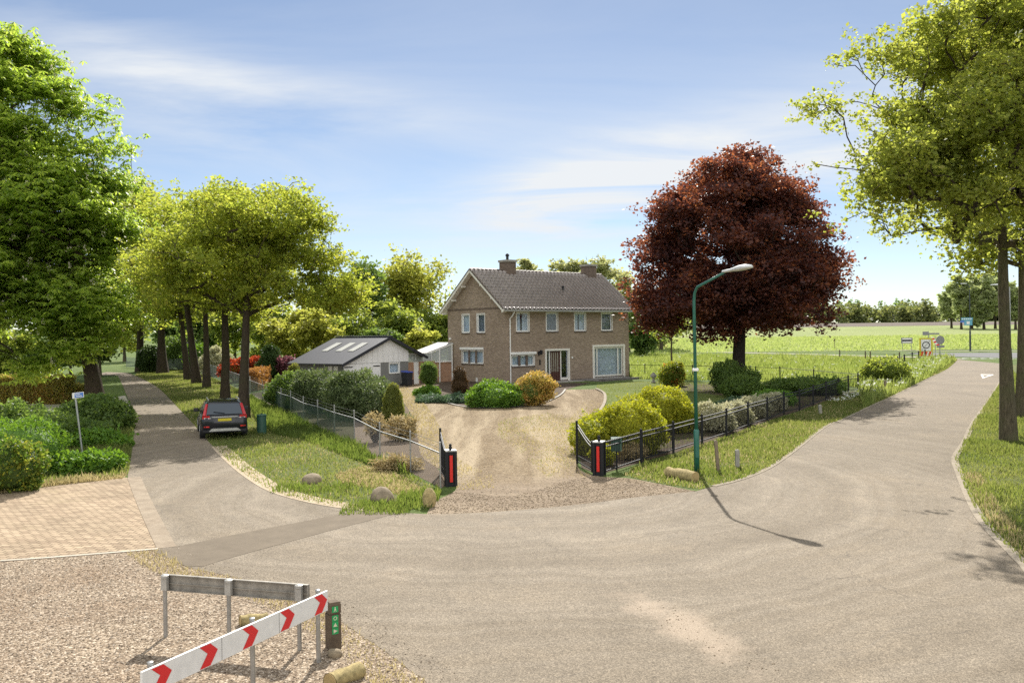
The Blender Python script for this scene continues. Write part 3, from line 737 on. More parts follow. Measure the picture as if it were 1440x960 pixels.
# ------------------------------------------------------------------ the house
A_H = R_(39.7)
house = thing('house', 'two storey brown brick house with tiled gable roof and two chimneys', 'house', (-.5, 63.5, .635), A_H)
LU, WV, EZ, RZ, SV, SR = 12.75, 6.9, 5.4, 8.32, 3.45, 8.12
fF = lambda a, d, z: (a, d, z)          # front: along, inwards, up
fG = lambda a, d, z: (d, a, z)          # gable end

def wall_grid(mb, a0, a1, z0, z1, ops, th, f):
    As = sorted({a0, a1, *[v for o in ops for v in o[:2]]}); Zs = sorted({z0, z1, *[v for o in ops for v in o[2:4]]})
    hole = lambda i, j: not (0 <= i < len(As) - 1 and 0 <= j < len(Zs) - 1) or any(o[0] < (As[i] + As[i + 1]) / 2 < o[1] and o[2] < (Zs[j] + Zs[j + 1]) / 2 < o[3] for o in ops)
    for i in range(len(As) - 1):
        for j in range(len(Zs) - 1):
            if hole(i, j): continue
            x0, x1, y0, y1 = As[i], As[i + 1], Zs[j], Zs[j + 1]
            for d in (0, th): mb.add([f(x0, d, y0), f(x1, d, y0), f(x1, d, y1), f(x0, d, y1)], [(0, 1, 2, 3)])
            for (di, dj, p, q) in ((-1, 0, (x0, y0), (x0, y1)), (1, 0, (x1, y0), (x1, y1)), (0, -1, (x0, y0), (x1, y0)), (0, 1, (x0, y1), (x1, y1))):
                if hole(i + di, j + dj): mb.add([f(p[0], 0, p[1]), f(q[0], 0, q[1]), f(q[0], th, q[1]), f(p[0], th, p[1])], [(0, 1, 2, 3)])

ups = [(1.08, 2.25, 3.75, 5.12), (3.94, 5.06, 3.75, 5.12), (6.8, 7.96, 3.75, 5.12), (9.68, 10.84, 3.75, 5.12)]
low = (.6, 2.7, 1.3, 2.05); door_o = (3.75, 6.2, .02, 2.45); big = (8.85, 12.02, .22, 2.46)
gups = [(4.15, 5.04, 3.72, 5.08), (2.3, 3.2, 3.72, 5.08)]; glow = (2.55, 5.1, 1.45, 2.4)
def body_wall():
    mb = MB()
    wall_grid(mb, 0, LU, -.5, EZ, ups + [low, door_o, big], .25, fF)
    wall_grid(mb, .25, WV - .25, -.5, EZ, gups + [glow], .25, fG)
    mb.box(LU - .25, LU, .25, WV - .25, -.5, EZ); mb.box(0, LU, WV - .25, WV, -.5, EZ)
    for u0, u1 in ((0, .25), (LU - .25, LU)):
        mb.prism([(0, EZ + .001), (WV, EZ + .001), (SV, RZ - .06)], u0, u1, lambda a, d, b: (d, a, b))
    return mb
body_wall().build('wall', M_brick, house)
mb = MB(); mb.box(-.012, LU + .012, -.012, 0, -.5, .12); mb.box(-.012, 0, 0, WV, -.5, .12); mb.build('plinth', M_plinth, house)
mb = MB(); mb.box(-.014, 0, .02, WV, EZ - .02, EZ + .12); mb.build('brick_band', M_chimney, house)
mb = MB(); mb.box(.3, LU - .3, .3, WV - .3, 2.75, 2.95); mb.box(.3, LU - .3, .3, WV - .3, .0, .05); mb.box(.3, LU - .3, 3.4, 3.5, .05, 5.3); mb.build('interior_floor', plain('interior_plaster', (.35, .32, .28), .9), house)

def curtain(f, a0, a1, z0, z1, d, mat, parent, gap=0, name='curtain'):
    rng = np.random.default_rng(int(a0 * 100)); mb = MB(); n = max(6, int((a1 - a0) / .05))
    spans = [(a0, a1)] if not gap else [(a0, a0 + (a1 - a0) * (1 - gap) / 2), (a1 - (a1 - a0) * (1 - gap) / 2, a1)]
    for s0, s1 in spans:
        xs_ = np.linspace(s0, s1, n); ds = d + .02 * np.sin(np.arange(n) * 1.9) + .006 * rng.normal(size=n)
        V = [f(x, q, z) for z in (z0, z1) for x, q in zip(xs_, ds)]
        mb.add(V, [(i, i + 1, n + i + 1, n + i) for i in range(n - 1)])
    return mb.build(name, mat, parent)

def window(f, o, parent, splits=(), cmat=None, bar=.07, sill=True, gap=0, cz=0., frame=None, sillm=None):
    a0, a1, z0, z1 = o; fr = MB(); d0, d1 = .04, .12
    for x0, x1, y0, y1 in ((a0, a0 + bar, z0, z1), (a1 - bar, a1, z0, z1), (a0 + bar, a1 - bar, z0, z0 + bar), (a0 + bar, a1 - bar, z1 - bar, z1)):
        fr.box(x0, x1, d0, d1, y0, y1, f)
    # proud outer casing
    for x0, x1, y0, y1 in ((a0 - .05, a0, z0 - .0, z1 + .05), (a1, a1 + .05, z0 - .0, z1 + .05), (a0, a1, z1, z1 + .05), (a0, a1, z0 - .02, z0)):
        fr.box(x0, x1, -.025, d0 + .01, y0, y1, f)
    for s in splits:
        fr.box(s - bar / 2, s + bar / 2, d0 - .002, d1 - .002, z0 + bar, z1 - bar, f)
    w = fr.build('window', frame or M_white, parent)
    p = MB(); p.box(a0 + bar, a1 - bar, .075, .083, z0 + bar, z1 - bar, f); p.build('pane', M_glass, w)
    curtain(f, a0 + .02, a1 - .02, z0 + cz + .02, z1 - .03, .19, cmat or M_curtain, w, gap)
    if sill:
        s = MB(); s.box(a0 - .06, a1 + .06, -.05, 0, z0 - .09, z0 - .022, f); s.build('sill', sillm or M_plinth, w)
    return w
for k, o in enumerate(ups): window(fF, o, house, (), (M_curtain, M_greycurtain, M_curtain, M_greycurtain)[k], .085, gap=(.16, 0, .1, 0)[k])
for k, o in enumerate(gups): window(fG, o, house, (), (M_curtain, M_greycurtain)[k], .085)
def lowwin(f, o):
    a0, a1, z0, z1 = o; t = (a1 - a0) / 3
    w = window(f, o, house, (a0 + t, a0 + 2 * t), M_curtain, .08, gap=.0)
    for s in (a0 + t, a0 + 2 * t): b = MB(); b.box(s - .1, s + .1, -.012, .036, z0, z1, f); b.build('brick_mullion', M_chimney, w)
    b = MB(); b.box(a0 - .14, a1 + .14, -.15, -.03, z1 + .06, z1 + .24, f); b.build('shutter_box', M_white, w, bevel=.02)
lowwin(fF, low); lowwin(fG, glow)
w = window(fF, big, house, (big[0] + .34, big[1] - .5), plain('blue_grey_net', (.55, .55, .53), .8, var=.25, scale=3), .1, sill=True, gap=.0, cz=.0, frame=M_offwhite)
fr = MB()
for x0, x1, y0, y1 in ((big[0] - .2, big[0] - .052, big[2] - .2, big[3] + .2), (big[1] + .052, big[1] + .2, big[2] - .2, big[3] + .2), (big[0] - .052, big[1] + .052, big[3] + .052, big[3] + .2), (big[0] - .052, big[1] + .052, big[2] - .2, big[2] - .095)):
    fr.box(x0, x1, -.07, -.002, y0, y1)
fr.build('surround', M_offwhite, w)
mb = MB()   # a table lamp and plants on the inner sill
mb.lathe([(.1, 0), (.05, .05), (.03, .4), (.2, .42), (.12, .75), (.1, .76)], 12, (10.75, .34, .35)); mb.build('table_lamp', M_offwhite, w)
# front door with side lights
fr = MB(); a0, a1, z0, z1 = door_o
for x0, x1, y0, y1 in ((a0 - .0, a0 + .14, z0, z1), (a1 - .14, a1, z0, z1), (a0 + .14, a1 - .14, z1 - .14, z1)): fr.box(x0, x1, -.08, .16, y0, y1)
for x in (a0 + .5, a0 + 1.62): fr.box(x - .045, x + .045, .03, .12, .1, z1 - .14)
fr.box(a0 + .14, a1 - .14, .02, .14, z0, .1)
for x0, x1 in ((a0 + .14, a0 + .455), (a0 + 1.665, a1 - .14)): fr.box(x0, x1, .04, .11, .1, .3)
ds = fr.build('door_surround', M_offwhite, house)
for x0, x1 in ((a0 + .14, a0 + .455), (a0 + 1.665, a1 - .14)): p = MB(); p.box(x0, x1, .07, .08, .3, z1 - .14); p.build('side_light', M_glass, ds)
d = MB(); d.box(a0 + .545, a0 + 1.575, .06, .11, .1, z1 - .14)
for k in range(5): d.box(a0 + .6 + k * .2, a0 + .64 + k * .2, .035, .0598, .1, z1 - .2)
dr = d.build('front_door', M_door, house)
p = MB()
for k in range(4): p.box(a0 + .68 + k * .2, a0 + .76 + k * .2, .045, .0585, .75, z1 - .28)
p.build('glazed_slot', plain('frosted_slot', (.35, .33, .26), .3), dr)
p = MB(); p.tube([(a0 + 1.5, -.0, 1.0), (a0 + 1.5, .03, 1.0), (a0 + 1.38, .03, 1.0)], .014, 6); p.build('handle', M_alu, dr)
mb = MB(); mb.box(3.5, 6.5, -1.4, -.014, -.5, .06); mb.box(3.2, 6.55, -2.3, -1.403, -.5, -.01); mb.build('doorstep', M_concrete, house, bevel=.015)
mb = MB(); mb.box(6.6, 12.9, -2.7, -.02, -.5, .1); mb.box(6.6, 15.2, -2.95, -2.702, -.5, .2); mb.box(12.95, 15.2, -2.7, -.2, -.5, .08); mb.build('terrace', plain('dark_paving', (.17, .155, .14), .9, var=.35, scale=3), house, bevel=.015)
mb = MB(); mb.box(3.08, 3.2, -.06, 0, 2.0, 2.3); mb.tube([(3.14, -.05, 2.2), (3.14, -.2, 2.38), (3.14, -.3, 2.35)], .02, 6); mb.lathe([(.05, -.3), (.1, -.25), (.12, -.02), (.05, .04)], 8, (3.14, -.3, 2.35)); mb.build('wall_lantern', M_black, house)
mb = MB(); mb.box(6.44, 6.6, -.012, 0, 1.7, 1.82); mb.build('house_number_plate', M_white, house)
mb = MB(); mb.box(3.2, 3.3, -.04, 0, 1.3, 1.7); mb.build('letter_slot', M_black, house)

def tiles(v0, z0, v1, z1, u0, u1):
    n = int((u1 - u0) / .37); rows = 13; sub = 8; N = n * sub + 1
    dv, dz = v1 - v0, z1 - z0; L = math.hypot(dv, dz); nv, nz = -dz / L, dv / L
    if nz < 0: nv, nz = -nv, -nz
    x = np.linspace(u0, u1, N); ph = (np.arange(N) % sub) / sub
    hgt = .11 * np.maximum(0, np.sin(2 * np.pi * ph)) ** .8 - .02 * np.maximum(0, -np.sin(2 * np.pi * ph))
    rng = np.random.default_rng(4); V = []
    for r in range(rows):
        for t, lift in ((r / rows, .125), ((r + 1) / rows, .005)):
            jit = np.repeat(rng.normal(size=n + 1) * .004, sub)[:N]
            h = hgt + lift + jit
            V.append(np.stack([x, v0 + dv * t + nv * h, z0 + dz * t + nz * h], 1))
    V = np.concatenate(V); m = rows * 2; i = np.arange(N - 1)
    Fq = np.concatenate([np.stack([r * N + i, r * N + i + 1, (r + 1) * N + i + 1, (r + 1) * N + i], 1) for r in range(m - 1)])
    return V, Fq
u0, u1 = -.42, 13.2; ev, ez = -.42, 5.28
V1, F1 = tiles(ev, ez, SV, RZ, u0, u1); V2, F2 = tiles(WV - ev, ez, SV, RZ, u0, u1)
roof = np_mesh('roof', np.concatenate([V1, V2]), np.concatenate([F1, F2 + len(V1)]), M_tile, house)
mb = MB()
for y0, y1, s in ((ev, SV, 1), (WV - ev, SV, -1)): mb.add([(u0, y0, ez - .03), (u1, y0, ez - .03), (u1, y1, RZ - .03), (u0, y1, RZ - .03), (u0, y0, ez - .11), (u1, y0, ez - .11), (u1, y1, RZ - .11), (u0, y1, RZ - .11)], [(0, 1, 2, 3), (7, 6, 5, 4), (0, 4, 5, 1), (0, 3, 7, 4), (1, 5, 6, 2)])
mb.build('roof_deck', M_offwhite, roof)
mb = MB(); k = 0
while u0 + k * .36 < u1 - .1:
    x = u0 + k * .36; mb.tube([(x, SV, RZ + .03), (min(x + .38, u1), SV, RZ + .045)], [.105, .125], 8); k += 1
mb.build('ridge_tile', M_ridge, roof)
for x in (u0 - .03, u1 + .03):
    for y0 in (ev - .02, WV - ev + .02): mb = MB(); mb.beam((x, y0, ez - .07), (x, SV, RZ - .06), .05, .2, (0, 0, 1)); mb.build('bargeboard', M_offwhite, house)
for x in (u0 - .045, u1 + .045):
    for y0 in (ev - .02, WV - ev + .02): mb = MB(); mb.beam((x, y0, ez + .06), (x, SV, RZ + .07), .07, .06, (0, 0, 1)); mb.build('verge_tile', M_ridge, roof)
for v in (ev + .25, ev + 1.5, ev + 2.75):
    z = ez + (v - ev) / (SV - ev) * (RZ - ez) - .22
    for vv in (v, WV - v): mb = MB(); mb.box(-.4, -.001, vv - .05, vv + .05, z - .14, z); mb.build('purlin_end', M_offwhite, house)
for y in (ev - .07, WV - ev + .07): mb = MB(); mb.box(u0, u1, y - .06, y + .06, ez - .09, ez + .02); mb.build('gutter', M_alu, house)
mb = MB(); mb.tube([(.55, ev - .05, ez - .09), (.5, -.25, ez - .4), (.42, -.07, ez - .62), (.42, -.07, -.4)], .045, 8); mb.build('downpipe', M_white, house)
mb = MB(); mb.tube([(6.86, 1.3, 6.35), (6.86, 1.3, 7.1)], .055, 8); mb.lathe([(.1, 0), (.1, .12), (.05, .18)], 8, (6.86, 1.3, 7.05)); mb.build('vent_pipe', M_black, roof)
def chimney(u, pot, top):
    mb = MB(); mb.box(u - .43, u + .43, SV - .5, SV + .45, 7.4, top - .18)
    c = mb.build('chimney', M_chimney, house)
    mb = MB(); mb.box(u - .5, u + .5, SV - .57, SV + .52, top - .18, top - .02); mb.build('chimney_cap', M_concrete, c)
    mb = MB(); mb.box(u - .5, u + .5, SV - .95, SV - .52, 7.78, 7.86, lambda x, y, z: (x, y, z + (y - SV) * .78 + .42)); mb.build('lead_flashing', M_alu, c)
    if pot:
        mb = MB(); mb.lathe([(.1, 0), (.1, .3), (.15, .32), (.15, .4), (.06, .5)], 10, (u, SV, top - .02)); mb.build('chimney_pot', M_black, c)
chimney(3.15, True, 9.2); chimney(11.75, False, 9.2)
mb = MB(); mb.lathe([(.012, 0), (.1, .02), (.1, .14), (.012, .16)], 8, (-.05, 6.55, 3.2)); mb.build('gable_lamp', M_white, house)
mb = MB(); mb.box(-.09, -.013, 3.2, 3.34, .12, .42); mb.build('outdoor_socket', M_white, house)

# ------------------------------------------------------------------ the barn
bd = Vector((.6111, .7915)); A_B = math.atan2(.7915, .6111)
barn = thing('barn', 'low white gabled barn with dark roof and three pale skylight strips', 'barn', (-11.26, 60, .6), A_B)
BL = 5.2   # local x along gable, y away from the camera to the left
ridge_s, rz_, = 4.12, 3.58
mb = MB(); mb.prism([(.0, 1.76), (6.15, 1.76), (6.15, 2.5), (ridge_s, 3.4), (.0, 1.85)], 0, .14, lambda a, d, b: (a, d, b)); mb.build('gable_cladding', M_barnwhite, barn)
mb = MB()
wall_grid(mb, 3.4, 6.15, -.5, 1.757, [(4.22, 5.2, .95, 1.68)], .12, lambda a, d, z: (a, d + .02, z))
mb.box(0, .13, .12, BL, -.5, 1.75); mb.box(.13, 6.15, BL - .12, BL, -.5, 1.75); mb.box(6.02, 6.15, .15, BL - .12, -.5, 1.75)
mb.build('wall', M_barngrey, barn)
for k in range(12): mb = MB(); mb.box(.1 + k * .5, .115 + k * .5, -.008, 0, 1.78, min(3.3, 1.85 + (.1 + k * .5) * .38) if k < 8 else 2.45); mb.build('cladding_joint', plain('joint_grey', (.45, .44, .4), .7), barn)
w = window(lambda a, d, z: (a, d, z), (4.22, 5.2, .95, 1.68), barn, (), M_curtain, .07, False)
for x0, x1, hx in ((.02, 1.68, .05), (1.71, 3.36, 2.3)):
    mb = MB(); mb.box(x0, x1, -.01, .06, -.1, 1.74); dd = mb.build('barn_door', M_barnwhite, barn)
    for z in (.45, 1.5): mb = MB(); mb.box(hx + (.6 if x0 > 1 else 0) * .6, hx + .7 + (.3 if x0 > 1 else 0), -.03, -.0105, z, z + .07); mb.build('strap_hinge', M_black, dd)
def rp(s):  # roof height over the gable line
    return 1.78 + (s + .41) * (rz_ - 1.78) / (ridge_s + .41) if s <= ridge_s else rz_ - (s - ridge_s) * (rz_ - 2.07) / (7.84 - ridge_s)
mb = MB(); n = 34
for s0, s1 in ((-.41, ridge_s), (ridge_s, 7.84)):
    V = []; Fq = []
    for i in range(n * 2 + 1):
        y = -.28 + i * (BL + .5) / (n * 2); h = .02 * (i % 2)
        V += [(s0, y, rp(s0) + h), (s1, y, rp(s1) + h), (s0, y, rp(s0) - .07), (s1, y, rp(s1) - .07)]
    for i in range(n * 2):
        b = i * 4; Fq += [(b, b + 1, b + 5, b + 4), (b + 2, b + 6, b + 7, b + 3), (b, b + 4, b + 6, b + 2), (b + 1, b + 3, b + 7, b + 5)]
    Fq += [(0, 2, 3, 1), (n * 8, n * 8 + 1, n * 8 + 3, n * 8 + 2)]
    mb.add(V, Fq)
rf = mb.build('roof', M_barnroof, barn)
mb = MB(); mb.beam((ridge_s, -.3, rz_ + .04), (ridge_s, BL + .24, rz_ + .04), .3, .04); mb.build('ridge_capping', plain('pale_ridge', (.3, .3, .3), .5), rf)
for s0, s1 in ((-.43, ridge_s), (ridge_s, 7.86)): mb = MB(); mb.beam((s0, -.31, rp(s0) - .1), (s1, -.31, rp(s1) - .1), .05, .2); mb.build('bargeboard', M_barnroof, barn)
for y0 in (.75, 2.0, 3.45):
    mb = MB(); s0, s1 = 1.55, 2.95
    mb.add([(s, y, rp(s) + dz) for dz in (.024, .045) for s, y in ((s0, y0), (s1, y0), (s1, y0 + .62), (s0, y0 + .62))], [(0, 1, 2, 3), (4, 5, 6, 7), (0, 1, 5, 4), (1, 2, 6, 5), (2, 3, 7, 6), (3, 0, 4, 7)])
    mb.build('skylight', M_panel, rf)
mb = MB()
for y0 in (.6, 1.15): mb.box(-.02, -.001, y0, y0 + .4, .2, 1.6)
mb.build('side_door_panel', M_offwhite, barn)

# garden wall with door, carport edge, conservatory
wl = thing('garden_wall', 'red brick garden wall with white door between barn and house', 'wall', (-7.55, 65.0, .65), math.atan2(3.6, 2.55))
WLn = 4.45
mb = MB(); wall_grid(mb, 0, WLn, -.4, 1.62, [(.62, 1.18, -.4, 1.62)], .18, fF); mb.build('wall', M_redbrick, wl)
mb = MB(); mb.box(1.3, WLn, -.012, 0, -.4, .42); mb.box(0, .6, -.012, 0, -.4, .35); mb.build('plinth', M_plinth, wl)
mb = MB(); mb.box(.62, 1.18, .03, .1, -.2, 1.62); dd = mb.build('door', M_white, wl)
mb = MB(); mb.box(1.06, 1.12, -.01, .029, .75, .95); mb.build('handle', M_alu, dd)
mb = MB()
for x in (0, .9, 1.8, 2.7): mb.box(x, x + .05, .06, .11, 1.62, 2.22)
mb.box(0, 2.75, .05, .12, 2.2, 2.26)
fs = mb.build('screen_frame', M_white, wl)
mb = MB(); mb.box(.02, 2.73, .08, .09, 1.63, 2.2); mb.build('glazing', M_frost, fs)
cons = thing('conservatory', 'white framed lean-to glasshouse attached behind the brick wall', 'conservatory', (-6.4, 67.15, .67), math.atan2(3.6, 2.55) * .55)
CW = 2.1
mb = MB()
for k in range(3): x = k * CW / 2; mb.box(x - .04, x + .04, -.04, .04, 0, 2.1 + k * .36)
for x in (0, CW): mb.box(x - .04, x + .04, 2.6, 2.68, 0, 2.1 + (x > 0) * .7)
mb.beam((-.1, 0, 2.12), (CW + .1, 0, 2.88), .09, .1); mb.box(0, CW, -.035, .035, 1.5, 1.58); mb.beam((-.1, 2.64, 2.12), (CW + .1, 2.64, 2.88), .09, .1)
mb.beam((0, -.05, 2.1), (0, 2.69, 2.1), .07, .07); mb.beam((CW, -.05, 2.8), (CW, 2.69, 2.8), .07, .07)
mb.build('frame', M_white, cons)
mb = MB(); mb.prism([(.04, 1.58), (CW - .04, 1.58), (CW - .04, 2.75), (.04, 2.1)], -.005, .005, lambda a, d, b: (a, d, b)); mb.build('pane', M_frost, cons)
mb = MB(); mb.add([(-.12, -.05, 2.18), (CW + .1, -.05, 2.94), (CW + .1, 2.7, 2.94), (-.12, 2.7, 2.18), (-.12, -.05, 2.21), (CW + .1, -.05, 2.97), (CW + .1, 2.7, 2.97), (-.12, 2.7, 2.21)], [(0, 1, 2, 3), (4, 5, 6, 7), (0, 1, 5, 4), (1, 2, 6, 5), (2, 3, 7, 6), (3, 0, 4, 7)]); mb.build('roof', M_alu, cons)
mb = MB(); mb.box(.0, CW, .06, .12, 0, 1.5); mb.build('base_wall', M_redbrick, cons)

# wheelie bins
def wheelie(px, label):
    p = at(px, 541, 63.4); p.z = zg(p.y)
    t = thing('wheelie_bin', label, 'wheelie bin', p, A_B, None, 1.1)
    mb = MB()
    mb.add([(-.21, -.24, .06), (.21, -.24, .06), (.21, .24, .06), (-.21, .24, .06), (-.25, -.3, .88), (.25, -.3, .88), (.25, .3, .88), (-.25, .3, .88)], [(0, 3, 2, 1), (4, 5, 6, 7), (0, 1, 5, 4), (1, 2, 6, 5), (2, 3, 7, 6), (3, 0, 4, 7)])
    mb.build('bin_body', M_bindark, t, bevel=.02)
    mb = MB(); mb.add([(-.27, -.33, .885), (.27, -.33, .885), (.27, .33, .93), (-.27, .33, .93), (-.24, -.28, .94), (.24, -.28, .94), (.24, .3, 1.0), (-.24, .3, 1.0)], [(0, 3, 2, 1), (4, 5, 6, 7), (0, 1, 5, 4), (1, 2, 6, 5), (2, 3, 7, 6), (3, 0, 4, 7)])
    mb.build('lid', M_binblue, t)
    for s in (-1, 1):
        mb = MB(); mb.tube([(s * .2, .27, .1), (s * .26, .27, .1)], .1, 12); mb.build('wheel', M_bindark, t)
wheelie(572.5, 'black wheelie bin with blue lid between the barn window and the red brick wall')

# ------------------------------------------------------------------ car
def make_car():
    a = G(287, 618); b = G(346, 618); c = (a + b) / 2
    t = thing('station_wagon', 'dark station wagon parked on the lane verge, seen from behind', 'car', (c.x, c.y, zg(c.y)), R_(21), scale=.95)
    paint = NB('dark_car_paint'); paint.col((.01, .011, .015)).rough(.3).spec(.45); paint.b.inputs['Coat Weight'].default_value = .3; paint.b.inputs['Coat Roughness'].default_value = .06
    P = paint.m
    # lower body, lofted from rear (y=0) to nose
    st = [(0, .78, .46, .90), (.06, .84, .36, .95), (.25, .90, .28, 1.0), (.9, .925, .25, 1.01), (2.3, .93, .24, .985), (3.3, .925, .25, .95), (4.1, .89, .27, .86), (4.55, .8, .3, .76), (4.78, .62, .38, .64)]
    V = []; Fq = []
    for y, w, zb, zt in st:
        h = zt - zb
        ring = [(0, zb), (w * .86, zb), (w * .97, zb + h * .14), (w, zb + h * .45), (w * .985, zb + h * .7), (w * .94, zt - .02), (w * .8, zt + .012), (0, zt + .03)]
        V += [(x, y, z) for x, z in ring] + [(-x, y, z) for x, z in ring[-2:0:-1]]
    n = 14
    for i in range(len(st) - 1):
        for k in range(n): Fq.append((i * n + k, i * n + (k + 1) % n, (i + 1) * n + (k + 1) % n, (i + 1) * n + k))
    Fq += [tuple(range(n))[::-1], tuple((len(st) - 1) * n + k for k in range(n))]
    mb = MB(); mb.add(V, Fq)
    # greenhouse
    gh = [(.1, .84, .98), (.16, .80, 1.08), (.42, .68, 1.47), (.62, .66, 1.53), (1.5, .67, 1.56), (2.3, .655, 1.53), (2.7, .63, 1.44), (3.45, .74, .99)]
    V = []; Fq = []
    for i, (y, w, z) in enumerate(gh):
        if i in (0, 7): base = [(w, y, z - .04), (w * .5, y, z - .02)]; V += [(w + .02, y, z - .06), (w, y, z - .02), (w * .7, y, z), (-w * .7, y, z), (-w, y, z - .02), (-w - .02, y, z - .06)]
        else: V += [(.86 if i > 1 else .85, y, .97), (w, y, z - .06), (w * .82, y, z), (-w * .82, y, z), (-w, y, z - .06), (-(.86 if i > 1 else .85), y, .97)]
    for i in range(len(gh) - 1):
        for k in range(5): Fq.append((i * 6 + k, i * 6 + k + 1, i * 6 + k + 7, i * 6 + k + 6))
    mb.add(V, Fq)
    mb.build('body', P, t, True)
    # rear glass, side glass, windscreen
    mb = MB(); mb.add([(-.68, .095, 1.03), (.68, .095, 1.03), (.6, .385, 1.43), (-.6, .385, 1.43)], [(0, 1, 2, 3)]); mb.add([(-.68, .11, 1.03), (.68, .11, 1.03), (.6, .4, 1.43), (-.6, .4, 1.43)], [(3, 2, 1, 0)]); rw = mb.build('rear_window', plain('dark_rear_glass', (.015, .03, .045), .08, 0, .6, .05), t)
    mb = MB(); mb.beam((.0, .1, 1.07), (-.42, .14, 1.13), .02, .02); mb.build('wiper', M_black, rw)
    rng = np.random.default_rng(2)
    mb = MB()
    for k in range(5): x = -.14 + k * .055; mb.add([(x, .352, 1.36), (x + .035, .352, 1.36), (x + .035, .366, 1.395 + .01 * (k % 2)), (x, .366, 1.395)], [(0, 1, 2, 3)])
    mb.build('window_sticker', M_signwhite, rw)
    for s in (-1, 1):
        for y0, y1, z0, z1 in ((.5, 1.35, 1.05, 1.44), (1.45, 2.3, 1.04, 1.47), (2.36, 3.15, 1.03, 1.4)):
            xl = lambda z: s * (.868 - (z - .97) * (.2 / .5))
            t1 = y1 if y0 < 2.3 else 2.68
            mb = MB(); mb.add([(xl(z0), y0, z0), (xl(z0), y1, z0), (xl(z1), t1, z1), (xl(z1), y0 + (.12 if y0 < 1 else 0), z1)], [(0, 1, 2, 3)]); mb.build('side_window', plain('dark_side_glass', (.012, .016, .02), .06, 0, .7, .05), t)
        mb = MB(); mb.tube([(s * .6, .55, 1.56), (s * .6, .7, 1.61), (s * .6, 2.1, 1.6), (s * .59, 2.3, 1.55)], .022, 6); mb.build('roof_rail', M_alu, t)
        # tail light: tall strip up the pillar and a wide lower cluster
        tl = MB()
        tl.add([(s * .74, .085, 1.0), (s * .84, .13, 1.0), (s * .715, .41, 1.44), (s * .66, .38, 1.45), (s * .70, .12, .98), (s * .82, .17, .98), (s * .70, .44, 1.42), (s * .62, .41, 1.43)], [(0, 1, 2, 3), (0, 3, 7, 4), (1, 5, 6, 2), (3, 2, 6, 7), (0, 4, 5, 1), (4, 7, 6, 5)])
        tl.box(.58, .862, -.012, .14, .86, .985, lambda x, y, z: (s * x, y + (max(0, x - .7) * .45), z))
        tl.build('tail_light', M_taillens, t)
        mb = MB(); mb.box(.55, .80, -.016, .0, .87, .905, lambda x, y, z: (s * x, y + (max(0, x - .7) * .45), z)); mb.build('indicator', M_signwhite, t)
        mb = MB(); mb.box(.6, .8, -.02, .05, .52, .57, lambda x, y, z: (s * x, y + (x > .7) * .03, z)); mb.build('reflector', M_redlens, t)
        mb = MB(); mb.tube([(s * .84, 2.75, 1.0), (s * .98, 2.72, 1.04)], [.03, .04], 6); mb.box(.94, 1.12, 2.62, 2.78, .98, 1.13, lambda x, y, z: (s * x, y, z)); mb.build('wing_mirror', P, t, bevel=.03)
        for y in (.98, 3.72):
            mb = MB(); mb.tube([(s * .72, y, .335), (s * .935, y, .335)], .335, 22); wh = mb.build('wheel', M_bindark, t)
            mb = MB(); mb.tube([(s * .92, y, .335), (s * .945, y, .335)], .23, 16)
            mb.build('rim', M_galv, wh)
        mb = MB(); mb.box(.9, .94, 1.9, 2.05, .82, .85, lambda x, y, z: (s * x, y, z)); mb.build('door_handle', P, t)
    mb = MB(); mb.box(-.42, .42, -.012, .03, .70, .90); pl = mb.build('plate_recess', plain('tailgate_trim', (.09, .09, .1), .4), t)
    mb = MB(); mb.box(-.26, .26, -.02, -.0125, .76, .87); mb.build('number_plate', M_yellow, pl)
    mb = MB(); mb.box(-.5, .5, -.035, .03, .905, .945); mb.build('chrome_strip', M_alu, t)
    mb = MB(); mb.box(-.86, .86, -.05, .12, .42, .68, lambda x, y, z: (x, y + abs(x) ** 3 * .22, z)); mb.box(-.84, .84, -.02, .2, .3, .42); mb.build('bumper', plain('black_bumper', (.01, .01, .012), .6), t, bevel=.02)
    mb = MB(); mb.add([(-.62, -.065, .36), (.62, -.065, .36), (.5, -.065, .47), (-.5, -.065, .47), (-.62, -.02, .36), (.62, -.02, .36), (.5, -.02, .47), (-.5, -.02, .47)], [(0, 1, 2, 3), (4, 7, 6, 5), (0, 4, 5, 1), (1, 5, 6, 2), (2, 6, 7, 3), (3, 7, 4, 0)]); mb.build('skid_plate', M_alu, t)
make_car()

# ------------------------------------------------------------------ street furniture close by
# green lamp post
p = G(980, 665)
lp = thing('street_lamp', 'tall green lamp post with bent arm at the road bend', 'street lamp', p)
head = at(1057, 378, 23.7) - p; kink = Vector((-.02, 0, 5.1))
hd = Vector((head.x, head.y, 0)).normalized()
rise = head.z - kink.z; ex = Vector((head.x, head.y, 0)).length
ctrl = [Vector((0, 0, 0)), Vector((0, 0, 1.2)), Vector((0, 0, 1.25)), kink + Vector((0, 0, -.25)), kink + hd * .03 + Vector((0, 0, 0)), kink + hd * .14 + Vector((0, 0, .17)), kink + hd * (ex * .55) + Vector((0, 0, rise * .93))]
mb = MB(); mb.tube(ctrl[:3], [.082, .08, .055], 12); mb.tube(ctrl[2:], [.055, .042, .04, .038, .034], 12); mb.build('pole', M_lampgreen, lp, True)
h0 = ctrl[-1]; dirh = (hd + Vector((0, 0, .07))).normalized(); sd = Vector((-hd.y, hd.x, 0))
mb = MB(); n = 10; V = []; Fq = []
LH = ex * .45 + .12
prof = [(0, .045, .05), (.12, .05, .055), (.26, .055, .06), (.36, .09, .07), (.55, .15, .1), (.75, .16, .1), (.92, .11, .07), (1, .02, .02)]
